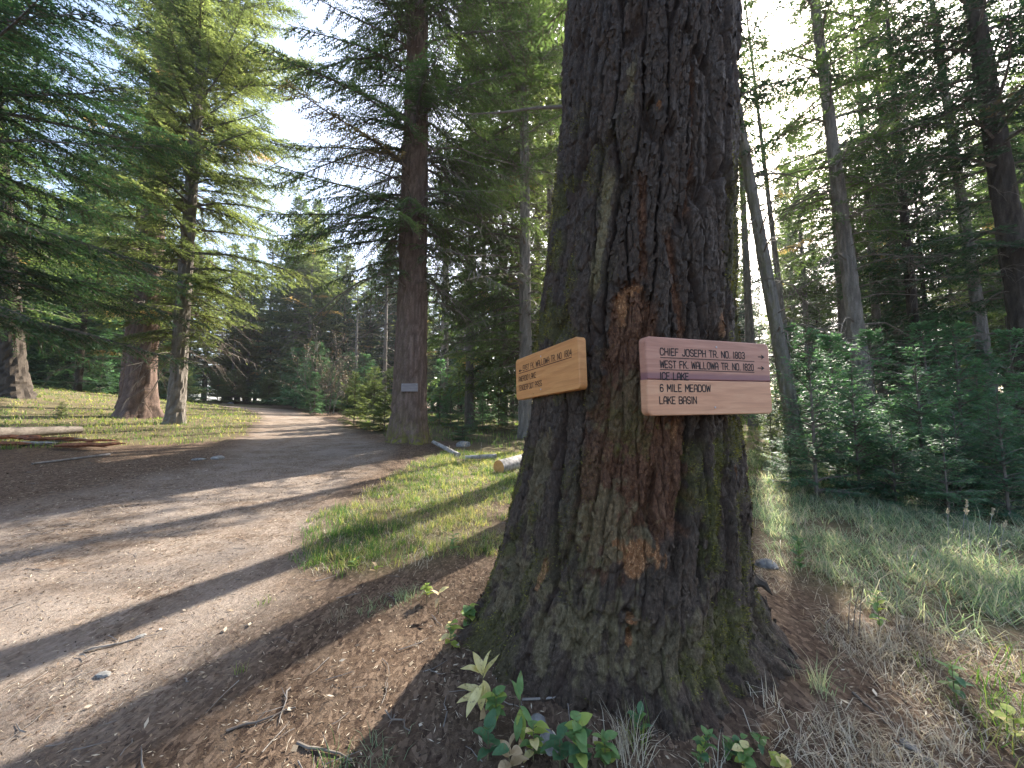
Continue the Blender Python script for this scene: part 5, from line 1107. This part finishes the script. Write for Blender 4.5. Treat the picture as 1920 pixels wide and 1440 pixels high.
for i, (px, py, n_, L, ln, ti, lb, mt, sp_) in enumerate([
    (1175, 1425, 70, .17, .7, .75, 'long pale grass tuft hanging at the foot of the trunk', 'dry', .035), (1195, 1395, 26, .13, .4, .6, 'upright yellow-green blades at the foot of the trunk', 'grass', .02),
    (1530, 1290, 60, .15, .9, .8, 'pale dry tuft beside the right root', 'meadow', .03), (1640, 1215, 40, .13, .7, .9, 'straw tuft by the dark stems on the right', 'dry', .03),
    (760, 1120, 90, .10, 1.0, .5, 'drooping grey-green tuft on the litter edge', 'meadow', .05), (700, 1140, 60, .08, 1.0, .55, 'low drooping tuft left of the grey-green one', 'meadow', .05),
    (640, 1160, 40, .07, .9, .5, 'sparse tuft on the litter left of the big trunk', 'dry', .04), (500, 1125, 26, .06, .7, .5, 'small green tuft at the trail edge', 'grass', .03),
    (690, 1440, 70, .08, .9, .5, 'low grey-green grass at the bottom edge', 'meadow', .06), (450, 1262, 12, .06, .6, .6, 'single thin tuft in the trail', 'grass', .02), (620, 1440, 30, .08, .8, .3, 'green blades at the bottom edge', 'grass', .04),
    (1330, 1460, 40, .1, .9, .8, 'dry blades at the bottom edge right of centre', 'dry', .05), (1450, 1330, 30, .12, 1.0, .9, 'dry blades over the bare dirt', 'dry', .04)]):
    tuft(px, py, n_, L, ln, ti, lb, 60 + i, mt, sp_)

def litter(n_, box, seed, L, w, name, label, tint=.5, tv=.28, mask=None, lift=.003, quad=False, power=1.6):
    X, Y, g = scatter(n_, *box, seed, power); k = off_trunk(X, Y)
    if mask is not None: k &= mask(X, Y, g)
    X, Y = X[k], Y[k]; n_ = len(X); a = g.uniform(0, 6.28, n_); r = np.hypot(X, Y); sc = np.clip(r / 3.2, 1, 1.7); l = L * g.uniform(.4, 1.3, n_) * sc ** .7; ww = w * g.uniform(.6, 1.4, n_) * sc
    P = np.stack([X, Y, gzp(X, Y) + lift * g.random(n_)], 1); d = np.stack([np.cos(a), np.sin(a), g.normal(0, .22, n_)], 1) * (l / 2)[:, None]; s = np.stack([-np.sin(a), np.cos(a), g.normal(0, .35, n_)], 1) * (ww / 2)[:, None]
    P[:, 2] += np.abs(d[:, 2]) * .8
    VF = np.stack([P - d, P + s - d * .1, P + d, P - s + d * .15], 1); ti = np.clip(tint + tv * g.normal(0, 1, n_), 0, 1)
    o = link(name, fol_mesh(name, VF, ti, M['litter'])); tag(o, label, 'litter', kind='stuff'); return o
nograss = lambda X, Y, g: (grassy(X, Y) < .3) | (g.random(len(X)) < .55)
litter(7000, (-.6, 2.3, 1.0, 3.4), 34, .026, .004, 'trunk_foot_litter', 'needles and bark crumbs heaped against the foot of the big trunk', .5, .26, lambda X, Y, g: np.hypot(X - TREE_C[0], Y - TREE_C[1]) < 1.25, .035, power=1.0)
litter(75000, (-9, 5, .7, 8), 31, .026, .0026, 'needle_litter', 'brown conifer needles and bark crumbs covering the ground', .6, .27, nograss)
litter(20000, (-8, 4, .7, 6.5), 32, .018, .0065, 'bark_chips', 'small bark chips and cone scales on the ground', .38, .24, nograss)
litter(260, (-2.5, 3, .8, 2.6), 33, .032, .014, 'fallen_leaves', 'scattered tan dead leaves near the foot of the trunk', .9, .08, nograss, .012)

def small_twigs(n_, seed):
    g = np.random.default_rng(seed); parts = []
    for k in range(n_):
        Y = .9 + 6 * g.random() ** 1.6; X = g.uniform(-1.4 * Y, min(1.3 * Y, 2.8))
        if math.hypot(X - TREE_C[0], Y - TREE_C[1]) < .95: continue
        a = g.uniform(0, 6.28); L = g.uniform(.04, .17); s_ = np.linspace(-.5, .5, 4); px_ = X + np.cos(a) * L * s_ + g.normal(0, .004, 4); py_ = Y + np.sin(a) * L * s_ + g.normal(0, .004, 4)
        parts.append(tube(np.stack([px_, py_, gzp(px_, py_) + .004 + g.random(4) * .006], 1), g.uniform(.0012, .003) * np.array([1, .9, .7, .4]), 4, False))
    v, t_ = merge(parts); o = link('fallen_twigs', mesh_np('fallen_twigs', v, t_, M['deadwood'])); tag(o, 'small broken twigs scattered over the litter and the trail', 'twigs', kind='stuff')
small_twigs(420, 71)

# ------------------------------------------------------------------ air
def haze(dens=.0006):
    m = bpy.data.materials.new('haze'); m.use_nodes = True; t = m.node_tree; t.nodes.remove(t.nodes['Principled BSDF'])
    v = N(t, 'ShaderNodeVolumePrincipled', i_Density=dens, i_Anisotropy=.55); v.inputs['Color'].default_value = (.93, .97, 1, 1); t.links.new(v.outputs[0], t.nodes['Material Output'].inputs['Volume'])
    zmin = float(gz(GX, GY).min()) - 1; zmax = 75.0
    x0, x1, y0, y1 = -470, 470, -300, 470
    Vh = [(x, y, z) for x in (x0, x1) for y in (y0, y1) for z in (zmin, zmax)]
    o = link('haze', mesh_np('haze', np.array(Vh), np.array([(0, 1, 3, 2), (4, 6, 7, 5), (0, 4, 5, 1), (2, 3, 7, 6), (0, 2, 6, 4), (1, 5, 7, 3)]), m, None, False, 4)); tag(o, 'pale sunlit air between the trees', 'haze', kind='stuff')
haze()
